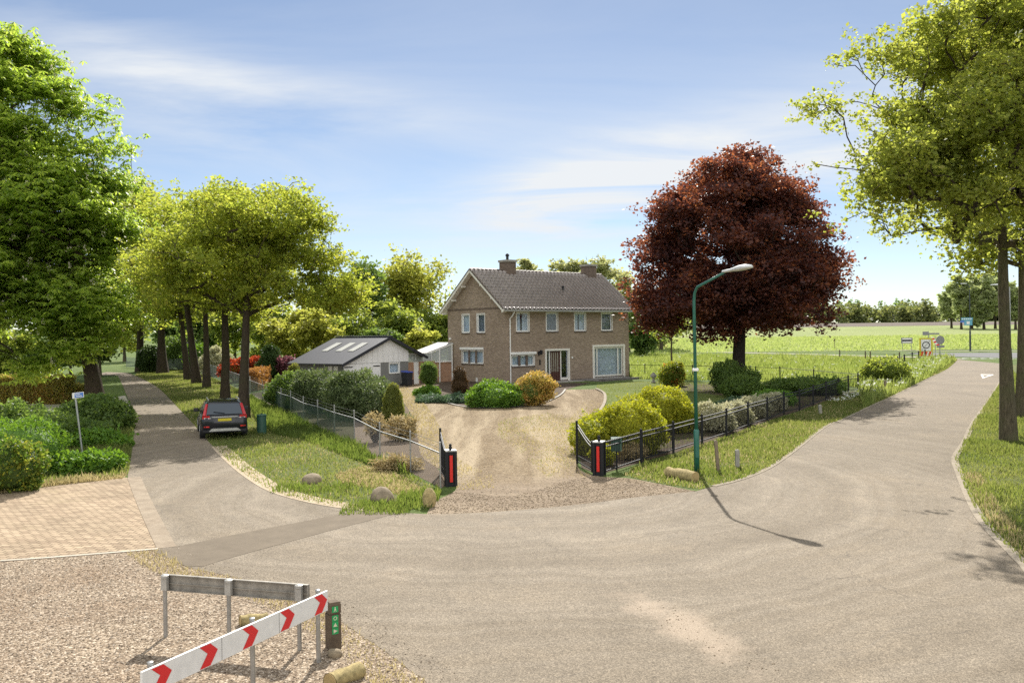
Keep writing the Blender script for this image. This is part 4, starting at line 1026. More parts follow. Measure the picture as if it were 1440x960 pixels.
for s, w, hh in prof:
    for k in range(n):
        th = 2 * math.pi * k / n; V.append(h0 + dirh * (s * LH - .05) + sd * w * math.cos(th) + Vector((0, 0, 1)) * (hh * math.sin(th) * (1 if math.sin(th) > 0 else .5) + .02))
for i in range(len(prof) - 1):
    for k in range(n): Fq.append((i * n + k, i * n + (k + 1) % n, (i + 1) * n + (k + 1) % n, (i + 1) * n + k))
Fq += [tuple(range(n))[::-1], tuple((len(prof) - 1) * n + k for k in range(n))]
mb.add(V, Fq); mb.build('lamp_head', M_lamphead, lp, True)
mb = MB(); mb.box(-.05, .05, -.088, -.07, .45, .95); mb.build('inspection_door', M_lampgreen, lp)
mb = MB(); mb.lathe([(.09, 0), (.09, .06), (.06, .08)], 10, (0, 0, 2.9)); mb.build('clamp', M_white, lp)

# guide board seen from behind
p1, p3 = G(235, 893), G(427, 912)
d = (p3 - p1).normalized(); Lb = (p3 - p1).length
gb = thing('guide_board', 'grey metal roadside board on three posts, seen from its back', 'road barrier', p1, math.atan2(d.y, d.x))
sl = d.z * 0
for x in (.03, Lb * .49, Lb - .02):
    mb = MB(); mb.tube([(x, -.07, -.2), (x, -.07, .84)], .029, 10); mb.build('post', M_galv, gb)
    mb = MB(); mb.lathe([(.038, .0), (.055, .01), (.055, .045), (.02, .06)], 10, (x, -.07, .82)); mb.box(x - .045, x + .045, -.1, -.046, .66, .83); mb.build('clamp', M_alu, gb)
mb = MB(); x0, x1 = -.04, Lb + .1
mb.box(x0, x1, -.012, .004, .645, .865); mb.box(x0, x1, -.045, -.0125, .855, .868); mb.box(x0, x1, -.045, -.0125, .642, .655); mb.box(x0, x0 + .012, -.045, -.0125, .656, .854); mb.box(x1 - .012, x1, -.045, -.0125, .656, .854)
mb.box(x0 + .01, x1 - .01, -.03, -.0125, .735, .75)
mb.build('board', M_alud, gb)

# red and white chevron board
pr = G(450, 930)
tr = at(461, 831, pr.y + .05); br = at(461, 857, pr.y + .05); zt, zb = tr.z - pr.z, br.z - pr.z
la = at(202, 948, 8.85)
rootp = Vector((la.x, la.y, zg(la.y))); dv = Vector((tr.x - la.x, tr.y - la.y, 0)); LC = dv.length
cb = thing('chevron_board', 'long white board with red chevrons on galvanised posts, nearest the camera', 'chevron sign', rootp, math.atan2(dv.y, dv.x))
z0, z1 = zb + .02, zt + .04
mb = MB(); mb.box(-.02, LC, 0, .03, z0, z1); bo = mb.build('board', M_signwhite, cb, bevel=.006)
for k in range(5):
    mb = MB(); c = .2 + k * (LC - .38) / 4; w = .17; t_ = .155; zc = (z0 + z1) / 2; hh = (z1 - z0) / 2 - .012
    mb.add([(c - w * .62, -.0035, zc + hh), (c + w * .3, -.0035, zc + hh), (c + w * .95, -.0035, zc + .02), (c + w * .3, -.0035, zc - hh), (c - w * .62, -.0035, zc - hh), (c + w * .05, -.0035, zc + .02)], [(0, 1, 2, 5), (5, 2, 3, 4)])
    mb.build('red_chevron', M_red, bo)
mb = MB()
for x in (LC * .36, LC * .68): mb.box(x - .003, x + .003, -.002, -.0005, z0 + .005, z1 - .005)
mb.build('panel_joint', M_signgrey, bo)
mb = MB(); mb.box(LC - .2, LC - .13, -.003, -.0005, z1 - .06, z1 - .045); mb.build('maker_plate', M_black, bo)
for x in (.15, LC * .55, LC - .12):
    mb = MB(); mb.tube([(x, .07, -.2), (x, .07, z1 + .02)], .03, 10); mb.lathe([(.034, 0), (.03, .015), (.01, .02)], 10, (x, .07, z1 + .02)); mb.build('post', M_galv, cb)

# walking-route post
p = G(469, 911)
hp = thing('trail_post', 'short dark wooden trail post with green marker stickers', 'trail post', p, R_(30))
mb = MB(); w = .083
mb.add([(sx * w, sy * w, z) for z in (-.15, .47) for sx, sy in ((-1, -1), (1, -1), (1, 1), (-1, 1))], [(0, 1, 5, 4), (1, 2, 6, 5), (2, 3, 7, 6), (3, 0, 4, 7), (4, 5, 6, 7)])
mb.add([(sx * w * k, sy * w * k, z) for z, k in ((.487, 1), (.6, 1), (.632, .8)) for sx, sy in ((-1, -1), (1, -1), (1, 1), (-1, 1))], [(0, 3, 2, 1), (0, 1, 5, 4), (1, 2, 6, 5), (2, 3, 7, 6), (3, 0, 4, 7), (4, 5, 9, 8), (5, 6, 10, 9), (6, 7, 11, 10), (7, 4, 8, 11), (8, 9, 10, 11)])
mb.add([(sx * w * .88, sy * w * .88, z) for z in (.468, .489) for sx, sy in ((-1, -1), (1, -1), (1, 1), (-1, 1))], [(0, 1, 5, 4), (1, 2, 6, 5), (2, 3, 7, 6), (3, 0, 4, 7)])
mb.build('timber', M_oldwood, hp)
for z, sy in ((.502, 0), (.385, 1), (.3, 2), (.215, 3)):
    mb = MB(); mb.box(-.043, .043, -w - .004, -w - .001, z, z + .08); st_ = mb.build('marker_sticker', M_signgreen, hp)
    mb = MB(); y = -w - .0055
    if sy == 0:   # small walker
        mb.add([(-.006, y, z + .06), (.006, y, z + .06), (.008, y, z + .07), (-.008, y, z + .07)], [(0, 1, 2, 3)])
        mb.add([(-.01, y, z + .034), (.012, y, z + .034), (.008, y, z + .057), (-.008, y, z + .057)], [(0, 1, 2, 3)])
        mb.add([(-.022, y, z + .01), (-.013, y, z + .01), (.004, y, z + .034), (-.008, y, z + .034)], [(0, 1, 2, 3)]); mb.add([(.012, y, z + .01), (.02, y, z + .01), (.012, y, z + .034), (.002, y, z + .034)], [(0, 1, 2, 3)])
    elif sy == 1:
        V = []; 
        for k in range(14):
            th = 2 * math.pi * k / 14; V += [(.026 * math.cos(th), y, z + .04 + .026 * math.sin(th)), (.017 * math.cos(th), y, z + .04 + .017 * math.sin(th))]
        mb.add(V, [(2 * k, (2 * k + 2) % 28, (2 * k + 3) % 28, 2 * k + 1) for k in range(14)])
    elif sy == 2: mb.add([(-.028, y, z + .015), (.028, y, z + .015), (0, y, z + .066)], [(0, 1, 2)])
    else: mb.add([(-.024, y, z + .012), (.03, y, z + .04), (-.024, y, z + .068)], [(0, 1, 2)])
    mb.build('marker_symbol', plain('cream_symbol', (.6, .55, .4), .5), st_)

def rock(name, label, cat, p, r, seed, mat=None, rz=0, sink=.25):
    rng = np.random.default_rng(seed); mb = MB(); f = bumpy(rng, .12, 1.6); V = []; Fq = []; n, m = 14, 8
    for j in range(m + 1):
        ph = math.pi * (j / m - .5)
        for k in range(n):
            th = 2 * math.pi * k / n; d = np.array([math.cos(ph) * math.cos(th), math.cos(ph) * math.sin(th), math.sin(ph)]); V.append(tuple(d * np.array(r) * f(d[None])[0] + np.array([0, 0, r[2] * (1 - sink * 2)])))
    for j in range(m):
        for k in range(n): Fq.append((j * n + k, j * n + (k + 1) % n, (j + 1) * n + (k + 1) % n, (j + 1) * n + k))
    mb.add(V, Fq); o = mb.build(name, mat or M_stone, None, True); o.location = p; o.rotation_euler = (0, 0, rz)
    return tag(o, label, cat)
def log(label, a, b, r, lift=.75):
    a, b = Vector(a), Vector(b); c = (a + b) / 2; t = thing('log', label, 'log', (c.x, c.y, zg(c.y)), math.atan2(b.y - a.y, b.x - a.x), 'logs lying along the road edge')
    L = (b - a).length / 2; rng = np.random.default_rng(int(abs(c.x) * 100))
    mb = MB(); pts = [(-L + 2 * L * k / 6, .012 * math.sin(k), r * lift) for k in range(7)]
    mb.tube(pts, [r * (1 + .07 * rng.normal()) for _ in pts], 14, False); mb.build('bark', M_log, t, True)
    for s in (-1, 1): mb = MB(); mb.tube([(s * (L - .01), 0, r * lift), (s * (L + .006), 0, r * lift)], r * .97, 14); mb.build('cut_end', M_logend, t)
log('weathered yellowish log lying beside the green lamp post', G(940, 670), G(978, 677), .155)
log('mossy yellow log lying half hidden behind the chevron board', G(338, 880), G(376, 875), .085)
log('mossy yellow log nearest the camera beside the chevron board', G(464, 968), G(506, 950), .105)
rock('rock', 'small brown rock at the foot of the trail post', 'rock', G(471, 923), (.085, .08, .07), 3, M_stone)
rock('boulder', 'rounded tan boulder on the left verge, farther from the gate', 'boulder', G(438, 679), (.29, .25, .22), 5, None, .2, .36)
rock('boulder', 'rounded tan boulder on the left verge, nearer the gate', 'boulder', G(538, 705), (.28, .26, .25), 8, None, .5, .34)
rock('boulder', 'yellow leaning stone at the left corner of the driveway mouth', 'boulder', G(604, 713), (.19, .13, .26), 11, M_log, .3, .2)
def stake(name, label, cat, px, pyb, h, w, mat, lean=(0, 0), top=.6):
    p = G(px, pyb); mb = MB()
    mb.add([(sx * w + lean[0] * z, sy * w + lean[1] * z, z) for z in (-.1, h) for sx, sy in ((-1, -1), (1, -1), (1, 1), (-1, 1))], [(0, 1, 5, 4), (1, 2, 6, 5), (2, 3, 7, 6), (3, 0, 4, 7)])
    mb.add([(sx * w * k + lean[0] * z, sy * w * k + lean[1] * z, z) for z, k in ((h + .0005, 1), (h + w * .5, top)) for sx, sy in ((-1, -1), (1, -1), (1, 1), (-1, 1))], [(0, 1, 5, 4), (1, 2, 6, 5), (2, 3, 7, 6), (3, 0, 4, 7), (4, 5, 6, 7)])
    o = mb.build(name, mat); o.location = p; return tag(o, label, cat)
stake('marker_post', 'thin leaning grey timber stake in the grass beside the lamp post', 'post', 1010, 663, .88, .045, M_wood, (-.07, 0))
stake('marker_post', 'short white marker post in the grass right of the lamp post', 'post', 1037, 657, .5, .055, M_concrete)
stake('marker_post', 'small pale post in the verge below the far end of the iron fence', 'post', 1154, 582, .4, .06, M_concrete, (-.08, 0))
stake('marker_post', 'grey post in the tall grass at the edge of the right road', 'post', 1245, 550, .62, .06, M_wood)

# blue street-name plate on a leaning pole
p = G(118, 653); top = at(106, 558, p.y) - p
sp = thing('street_sign', 'leaning grey pole with small blue and white plate by the left shrubs', 'street sign', p)
mb = MB(); mb.tube([(0, 0, -.1), tuple(top)], .03, 10); mb.build('pole', M_galv, sp)
pz = MB(); th = R_(12); f = lambda x, y, z: (top.x + .1 + x * math.cos(th) - y * math.sin(th), top.y - .05 + x * math.sin(th) + y * math.cos(th), top.z + .06 + z + x * .1)
pz.box(-.16, .18, -.012, .0, -.09, .09, f); pl = pz.build('name_plate', M_signwhite, sp)
pz = MB(); pz.box(-.09, .165, -.016, -.0125, -.072, .072, f); bl = pz.build('blue_field', M_signblue, pl)
pz = MB()
for k in range(5): pz.box(-.07 + k * .03, -.05 + k * .03, -.019, -.0165, .015, .05, f)
for k in range(6): pz.box(-.05 + k * .03, -.03 + k * .03, -.019, -.0165, -.045, -.012, f)
pz.build('lettering', M_signwhite, bl)

# green litter bin by the car
p = G(368, 610)
lb = thing('litter_bin', 'dark green cylindrical litter bin in the grass beside the car', 'litter bin', p)
mb = MB(); mb.lathe([(.18, 0), (.19, .02), (.19, .72), (.17, .73)], 18); mb.build('barrel', M_boxgreen, lb)
mb = MB(); mb.lathe([(.2, .735), (.2, .77), (.15, .8), (.02, .81)], 18); mb.build('lid', M_boxgreen, lb)
mb = MB(); mb.lathe([(.025, .81), (.025, .84), (.01, .85)], 8); mb.build('knob', M_black, lb)

# gate pillars and leaves
def pillar(px, py, rz, label):
    p = G(px, py); t = thing('gate_pillar', label, 'gate pillar', p, rz, 'pillars of the driveway gate')
    mb = MB(); w = .12
    for sx in (-1, 1):
        for sy in (-1, 1): mb.box(sx * w - .035, sx * w + .035, sy * w - .035, sy * w + .035, .0, .93)
    mb.box(-w, w, -w, w, 0, .1); mb.box(-w, w, -w, w, .84, .93); mb.box(-w + .02, w - .02, -w + .02, w - .02, .101, .839)
    mb.build('frame', M_black, t)
    mb = MB(); mb.box(-.04, .04, -w - .012, -w + .018, .12, .83); mb.build('red_strip', M_redlens, t)
    mb = MB(); mb.box(-w - .012, -w + .018, -.05, .05, .12, .83); mb.build('side_strip', M_browndark, t)
    mb = MB(); mb.box(-.15, .15, -.15, .15, .931, .965); mb.build('cap', M_galv, t)
    mb = MB(); mb.lathe([(.03, .966), (.045, .99), (.045, 1.04), (.03, 1.06), (.045, 1.1), (.01, 1.13)], 10); mb.build('finial', M_black, t)
    return p
def gate(hx, hy, fx, fy, label):
    a, b = Vector((hx, hy, 0)), Vector((fx, fy, 0)); L = (b - a).length
    t = thing('gate_leaf', label, 'gate', (a.x, a.y, zg(a.y)), math.atan2(b.y - a.y, b.x - a.x), 'leaves of the driveway gate')
    top = lambda s: .86 + .42 * (s ** 1.6) * (1.35 - .35 * s)
    mb = MB()
    for off in (0, -.1): mb.tube([(L * k / 10, 0, top(k / 10) + off) for k in range(11)], .019, 6)
    mb.tube([(0, 0, .12), (L, 0, .12)], .02, 6); mb.tube([(0, 0, .3), (L, 0, .3)], .014, 6)
    mb.box(-.03, .03, -.03, .03, .05, .95); mb.box(L - .03, L + .03, -.03, .03, .04, top(1) + .08)
    mb.build('frame', M_black, t)
    mb = MB(); k = 1
    while k * .075 < L - .03: x = k * .075; mb.tube([(x, 0, .12), (x, 0, top(x / L) - .1)], .006, 4); k += 1
    mb.build('bars', M_black, t)
pR = pillar(843, 668, R_(-22), 'black gate pillar with bright red strip, right of the driveway')
pL = pillar(634, 683, R_(12), 'black gate pillar with bright red strip, left of the driveway')
gate(pR.x - .18, pR.y + .2, 1.93, 27.3, 'black curved gate leaf standing open on the right of the driveway')
gate(pL.x - .12, pL.y + .22, -2.1, 25.8, 'black curved gate leaf standing open on the left of the driveway')

# iron garden fence
IP = [G(*q) for q in ((902, 650.7), (947, 637), (987.3, 624), (1021.7, 612.7), (1052, 601), (1079, 592.3), (1102.5, 582.5), (1124.5, 577.5), (1143.8, 570), (1161.8, 563.8), (1179, 556), (1193, 552), (1206.8, 550))]
IP = [pR + Vector((.2, .05, 0))] + IP
o0 = IP[0].copy()
fe = thing('iron_fence', 'black iron garden fence with post tops along the right road', 'fence', o0)
Q = [p - o0 for p in IP]
for i, q in enumerate(Q[1:], 1):
    mb = MB(); mb.box(q.x - .035, q.x + .035, q.y - .035, q.y + .035, q.z - .1, q.z + 1.0); mb.lathe([(.04, 0), (.045, .02), (.02, .05)], 8, (q.x, q.y, q.z + 1.0)); mb.build('post', M_black, fe)
for h, r in ((.93, .021), (.8, .021), (.12, .02)):
    mb = MB()
    for a, b in zip(Q[:-1], Q[1:]): mb.beam(a + Vector((0, 0, h)), b + Vector((0, 0, h)), r * 2, r * 1.7)
    mb.build('rail', M_black, fe)
for a, b in zip(Q[:-1], Q[1:]):
    L = (b - a).length; n = int(L / (.11 if a.x < 4 else .125)); mb = MB()
    r = .008 if a.x < 2.5 else .0055
    for k in range(1, n): q = a + (b - a) * k / n; mb.box(q.x - r, q.x + r, q.y - r, q.y + r, q.z + .12, q.z + (.97 if a.x < 2.5 else .8))
    mb.build('bar_panel', M_black, fe)

# chain-link fence on the left of the drive
def chainlink(name, label, pts, h, net=(), wires=True, rail=M_galv, conc=(), dens=.15, cat='fence', netm=None, lean=0.):
    o0 = pts[0].copy(); t = thing(name, label, cat, o0); Q = [p - o0 for p in pts]
    for i, q in enumerate(Q):
        mb = MB()
        if i in conc: mb.box(q.x - .09, q.x + .09, q.y - .09, q.y + .09, q.z - .1, q.z + h + .22)
        else: mb.tube([(q.x, q.y, q.z - .1), (q.x, q.y, q.z + h), (q.x + lean, q.y + lean, q.z + h + (.3 if wires else .04))], .024, 8)
        mb.build('post', M_concrete if i in conc else rail, t)
    mb = MB()
    for a, b in zip(Q[:-1], Q[1:]): mb.tube([a + Vector((0, 0, h)), b + Vector((0, 0, h))], .02, 6)
    mb.build('top_rail', rail, t)
    if wires:
        mb = MB()
        for e in (.13, .26):
            for a, b in zip(Q[:-1], Q[1:]): mb.tube([a + Vector((lean * .6, lean * .6, h + e)), b + Vector((lean * .6, lean * .6, h + e))], .006, 4)
        mb.build('strand_wire', M_galv, t)
    mb = MB()
    for a, b in zip(Q[:-1], Q[1:]):
        d = b - a; L = d.length; n = int(L / dens); m = max(1, int(h / dens))
        for k in range(-m, n):
            for s in (0, 1):
                k0, k1 = k, k + m; z0, z1 = 0, h
                if k0 < 0: z0 = -k0 * dens; k0 = 0
                if k1 > n: z1 = h - (k1 - n) * dens; k1 = n
                if s: z0, z1 = h - z0, h - z1
                mb.tube([a + d * (k0 / n) + Vector((0, 0, z0 + .03)), a + d * (k1 / n) + Vector((0, 0, z1 + .03))], .0019, 3, False)
    mb.build('wire_mesh', M_galv, t)
    if net:
        mb = MB()
        for i in net:
            a, b = Q[i], Q[i + 1]; off = Vector((-(b - a).y, (b - a).x, 0)).normalized() * .02
            mb.add([a + off + Vector((0, 0, .1)), b + off + Vector((0, 0, .1)), b + off + Vector((0, 0, h - .04)), a + off + Vector((0, 0, h - .04))], [(0, 1, 2, 3)])
        mb.build('windbreak_net', netm or M_net, t)
    return t
CL = [G(*q) for q in ((619.5, 686), (577.5, 664), (534.5, 647), (498.5, 623), (470.6, 613), (447, 602), (427, 596), (409, 584), (395.6, 579), (382, 570), (369, 563), (350, 554))]
chainlink('chain_link_fence', 'galvanised chain link fence with green netting left of the driveway', CL, .92, net=range(3, 11), conc=(11,))
CL2 = [G(*q) for q in ((345, 552.5), (330, 545), (314, 538), (300, 531.5), (285, 527))]
chainlink('chain_link_fence', 'grey mesh fence behind the oak trunks along the left lane', CL2, 1.05, net=range(4), wires=False, conc=(0, 4), dens=.2, netm=glass('pale_mesh_net', (.8, .85, .84), 0, .35, (.25, .28, .27)))
CL3 = [G(*q) for q in ((280, 524), (258, 521), (236, 520), (205, 518.5), (178, 517))]
chainlink('chain_link_fence', 'low pale mesh fence across the far end of the left lane', CL3, 1.15, net=range(4), wires=False, dens=.3, netm=MATS.get('x') or glass('pale_far_net', (.85, .88, .87), 0, .4, (.3, .34, .32)))

# wire fences of the meadow
def wirefence(label, px, h, rails, postw=.05, mat=None):
    pts = [G(*q) for q in px]; o0 = pts[0].copy(); t = thing('wire_fence', label, 'fence', o0); Q = [p - o0 for p in pts]
    for q in Q:
        mb = MB(); mb.box(q.x - postw, q.x + postw, q.y - postw, q.y + postw, q.z - .1, q.z + h + .1); mb.build('post', mat or M_black, t)
    mb = MB()
    for e, r in rails:
        for a, b in zip(Q[:-1], Q[1:]): mb.tube([a + Vector((0, 0, h * e)), b + Vector((0, 0, h * e))], r, 4)
    mb.build('strand', mat or M_black, t)
wirefence('thin black wire fence behind the copper beech garden', ((1206.8, 548), (1144.5, 541), (1097, 536), (1063, 535), (1009, 533), (974, 532), (941, 531), (907, 530), (885, 530)), .95, ((1, .018), (.5, .008), (.15, .008)), .03)
wirefence('black post and rail fence in the long grass along the right road', ((1214, 540), (1262, 520), (1272, 517.5), (1283, 513), (1292, 510.5), (1301, 508)), 1.1, ((.95, .02), (.55, .02), (.2, .012)), .045)
wirefence('dark field fence posts in the meadow beside the pale path', ((1181, 505.5), (1217, 508), (1224, 508.5), (1265, 510)), .95, ((.9, .01),), .045, M_oldwood)

# letterbox behind the fence
p = G(867, 660)
bx = thing('letterbox', 'green garden letterbox just behind the fence by the right gate pillar', 'letterbox', p)
mb = MB(); mb.box(-.025, .025, -.025, .025, 0, .55); mb.build('stand', M_black, bx)
mb = MB(); mb.box(-.15, .15, -.1, .1, .551, .87); mb.prism([(-.1, .8705), (.1, .8705), (.1, .9), (0, .96), (-.1, .9)], -.155, .155, lambda a, d, b: (d, a, b)); mb.build('box', M_boxgreen, bx)
mb = MB(); mb.box(-.11, .11, -.107, -.1005, .78, .8); mb.build('slot', M_black, bx)
p = G(919, 538)
so = thing('stone_ornament', 'pale stone garden ornament at the end of the terrace', 'garden ornament', p)
mb = MB(); mb.lathe([(.16, 0), (.16, .08), (.09, .12), (.08, .35), (.2, .4), (.24, .5), (.05, .74)], 4); mb.build('stone', M_concrete, so)

# ------------------------------------------------------------------ far signs
def pole_sign(name, label, cat, px, py, D=None):
    p = G(px, py); return thing(name, label, cat, p), p
def board_on_posts(t, w, z0, z1, mat, framem, posts, th=0.):
    for x in posts:
        mb = MB(); mb.tube([(x, .06, -.1), (x, .06, z1)], .04, 8); mb.build('post', M_galv, t)
    mb = MB(); mb.box(-w / 2, w / 2, 0, .04, z0, z1); b = mb.build('panel', mat, t)
    return b
t, p = pole_sign('info_sign', 'dark framed information sign standing in the field beyond the road', 'sign', 1275.5, 493)
b = board_on_posts(t, 1.55, 1.0, 1.75, M_signgrey, None, (-.6, .6))
mb = MB()
mb.box(-.6, .6, -.012, -.001, 1.08, 1.24); mb.box(-.6, .6, -.012, -.001, 1.5, 1.68); mb.build('pale_band', M_signwhite, b)
mb = MB(); mb.box(-.6, .6, -.012, -.001, 1.27, 1.47); mb.build('dark_band', M_bindark, b)
t, p = pole_sign('zone_sign', 'yellow framed end of zone sign with barrier stripes beneath', 'road sign', 1302.5, 505)
t.rotation_euler.z = R_(-15)
b = board_on_posts(t, 1.3, .3, 2.25, M_yellow, None, (-.55, .55))
mb = MB(); mb.box(-.48, .48, -.014, -.001, .88, 2.1); wp = mb.build('white_face', M_signwhite, b)
mb = MB(); V = []; zc = 1.5
for k in range(24):
    th = 2 * math.pi * k / 24; V += [(.38 * math.cos(th), -.022, zc + .38 * math.sin(th)), (.29 * math.cos(th), -.022, zc + .29 * math.sin(th))]
mb.add(V, [(2 * k, (2 * k + 2) % 48, (2 * k + 3) % 48, 2 * k + 1) for k in range(24)])
mb.beam((-.44, -.026, .95), (.44, -.026, 2.06), .006, .07, (0, 1, 0)); mb.build('ring_and_bar', M_bindark, wp)
def digits(mb, txt, x, z, s, y):
    seg = {'3': 'abcdg', '0': 'abcdef', '6': 'acdefg'}
    L = {'a': (0, 2, 1, 2), 'b': (1, 1, 1, 2), 'c': (1, 0, 1, 1), 'd': (0, 0, 1, 0), 'e': (0, 0, 0, 1), 'f': (0, 1, 0, 2), 'g': (0, 1, 1, 1)}
    for i, ch in enumerate(txt):
        for k in seg[ch]:
            x0, z0, x1, z1 = L[k]; w = .16
            mb.box(x + (i * 1.5 + x0 - w) * s, x + (i * 1.5 + x1 + w) * s, y - .002, y, z + (z0 - w) * s, z + (z1 + w) * s)
mb = MB()
for k in range(2):
    for j in range(3): mb.box(-.56 + .38 * j, -.36 + .38 * j, -.012, -.001, .36 + .24 * k, .56 + .24 * k, lambda x, y, z: (x + (z - .36) * .3, y, z))
mb.build('red_stripe', M_red, b)
mb = MB()
for k in range(2):
    for j in range(3): mb.box(-.37 + .38 * j, -.2 + .38 * j, -.0115, -.001, .36 + .24 * k, .56 + .24 * k, lambda x, y, z: (min(.57, x + (z - .36) * .3), y, z))
mb.build('white_stripe', M_signwhite, b)
t, p = pole_sign('round_sign', 'round road sign seen from its grey back with small plate below', 'road sign', 1322, 508.5)
mb = MB(); mb.tube([(0, 0, -.1), (0, 0, 2.5)], .045, 10); mb.build('pole', M_galv, t)
mb = MB(); mb.tube([(0, -.06, 2.15), (0, -.09, 2.15)], .43, 28); mb.build('disc', M_signgrey, t)
mb = MB(); mb.box(-.34, .42, -.09, -.06, 1.4, 1.62); mb.build('sub_plate', M_signgrey, t)
t, p = pole_sign('direction_sign', 'slanting red and white direction board beside the junction', 'road sign', 1315.5, 503)
mb = MB(); mb.tube([(0, 0, -.1), (0, 0, 2.4)], .045, 10); mb.build('pole', M_galv, t)
mb = MB(); mb.beam((-.42, -.07, 2.2), (.35, -.07, 1.35), .03, .36, (0, 1, 0)); pl = None
mb = MB(); f = lambda x, y, z: (-.05 + x * .64 + z * .77, y, 1.75 - x * .77 + z * .64); mb.box(-.62, .62, -.09, -.06, -.17, .17, f); b = mb.build('board', M_signwhite, t)
mb = MB()
for x in (-.5, -.08, .34): mb.box(x, x + .2, -.094, -.0905, -.165, .165, lambda a, y, z: f(a + z * .4, y, z))
mb.build('red_stripe', M_red, b)
t, p = pole_sign('direction_sign', 'grey backed direction arms on a post behind the yellow framed sign', 'road sign', 1306, 497)
mb = MB(); mb.tube([(0, 0, -.1), (0, 0, 2.75)], .05, 10); mb.build('pole', M_galv, t)
mb = MB(); mb.box(-.75, -.1, -.09, -.06, 2.25, 2.7); mb.box(-.1, 1.3, -.085, -.06, 2.33, 2.52); mb.build('arm', M_signgrey, t)
t, p = pole_sign('signpost_lamp', 'tall dark lamp post carrying a pale blue direction sign', 'street lamp', 1364.5, 493.5)
mb = MB(); mb.tube([(0, 0, -.1), (0, 0, 2.6), (0, 0, 2.65), (0, 0, 8.4)], [.12, .11, .07, .05], 10); mb.tube([(0, 0, 8.4), (-.5, -.1, 8.75)], .045, 8); mb.build('pole', plain('dark_post', (.03, .04, .05), .5), t)
mb = MB(); mb.box(-1.2, .3, -.13, -.08, 4.0, 4.35); mb.box(-.8, .25, -.13, -.08, 3.35, 3.97); sb = mb.build('sign_board', M_blueboard, t)
mb = MB(); mb.box(-1.3, -.1, -.12, -.075, 3.72, 3.95); mb.build('arm', M_signblue, sb)
mb = MB()
for k in range(5): mb.box(-1.1 + k * .27, -.93 + k * .27, -.134, -.1305, 4.1, 4.25)
mb.box(-.5, -.1, -.134, -.1305, 3.5, 3.85); mb.build('lettering', M_signwhite, sb)
mb = MB(); mb.box(-1.15, -.45, -.2, .02, 8.7, 8.82); mb.build('lamp_head', M_lamphead, t, bevel=.03)
t, p = pole_sign('street_lamp', 'distant street lamp with flat white head beside the right oak trunk', 'street lamp', 1421, 507)
mb = MB(); mb.tube([(0, 0, -.1), (0, 0, 7.3), (-.6, 0, 7.55)], [.09, .06, .04], 10); mb.build('pole', M_galv, t)
mb = MB(); mb.lathe([(.02, 0), (.16, .03), (.14, .1), (.02, .14)], 10); 
mb.v = [(-1.15 + x * 5, y, 7.5 + z * 1.1 + x * .06) for x, y, z in mb.v]; mb.build('lamp_head', M_lamphead, t)
t, p = pole_sign('marker_sign', 'small thin marker pole standing alone in the crop field', 'marker', 1173.5, 491)
mb = MB(); mb.tube([(0, 0, -.1), (0, 0, 1.5)], .035, 6); mb.build('pole', M_oldwood, t)
mb = MB(); mb.box(-.14, .14, -.06, -.04, 1.15, 1.5, lambda x, y, z: (x * .7 + (z - 1.32) * .5, y, z)); mb.build('plate', M_oldwood, t)

# ------------------------------------------------------------------ trees
def bush(px, py, lobes, seed, mat, name, label, cat='shrub', **k):
    return shrub(name, label, cat, G(px, py), lobes, seed, mat, **k)

OAKG = 'oaks along the left lane'
T = lambda px, py: G(px, py)
tree('oak_tree', 'yellow green oak directly behind the parked dark car, nearest of its row', 'tree', T(343, 588),
     [(.3, 0, 8.2, 4.0, 3.9, 3.1), (2.9, .2, 6.9, 2.5, 2.6, 2.1), (4.1, 0, 5.6, 1.5, 1.7, 1.3), (-2.6, 0, 7.4, 2.1, 2.3, 2.2), (1.2, 0, 9.9, 2.2, 1.9, 1.3)],
     .24, 9.6, 11, L_oak, nb=95, nc=40, nl=22, bough=.85, spread=.135, L=.125, W=.088, group=OAKG, lean=(.25, 0), tips=6)
tree('oak_tree', 'second oak from the parked car, its dark trunk left of the nearest one', 'tree', T(317, 567),
     [(.1, 0, 8.6, 3.9, 4, 3.7), (-1.6, 0, 10.4, 2.4, 2, 1.7), (-2.4, 0, 7.3, 2.2, 2.6, 2.2), (1.6, 0, 7.2, 2.2, 2, 2)],
     .25, 10.5, 12, L_oak, nb=75, nc=32, nl=20, bough=.95, spread=.18, L=.15, W=.1, tips=5, group=OAKG)
tree('oak_tree', 'third oak from the car with a slim forked trunk by the fence', 'tree', T(290, 545),
     [(-.3, 0, 9.4, 4.2, 4, 3.9), (-2, 0, 12, 2, 2, 1.8), (1.8, 0, 7.4, 2.6, 2.6, 2.2)], .24, 11, 13, L_oak, nb=55, nc=24, nl=16, bough=1.2, spread=.4, L=.23, W=.15, group=OAKG)
tree('oak_tree', 'fourth oak from the car, the thicker leaning trunk of a close pair', 'tree', T(276, 539),
     [(-.5, 0, 10, 4.2, 4, 4), (-2.5, 0, 12.5, 2.2, 2, 1.8), (1.5, 0, 7.5, 2.6, 2.6, 2.4)], .3, 12, 14, L_oak, nb=52, nc=22, nl=16, bough=1.25, spread=.42, L=.25, W=.16, group=OAKG, lean=(-1.2, 0))
tree('oak_tree', 'fifth oak from the car, the slimmer left trunk of a close pair', 'tree', T(264, 534),
     [(-.5, 0, 10.4, 3.9, 4, 4), (-2, 0, 7.5, 2.4, 2.6, 2.2)], .24, 12, 15, L_oak, nb=46, nc=22, nl=15, bough=1.3, spread=.42, L=.26, W=.17, group=OAKG, lean=(-1, 0))
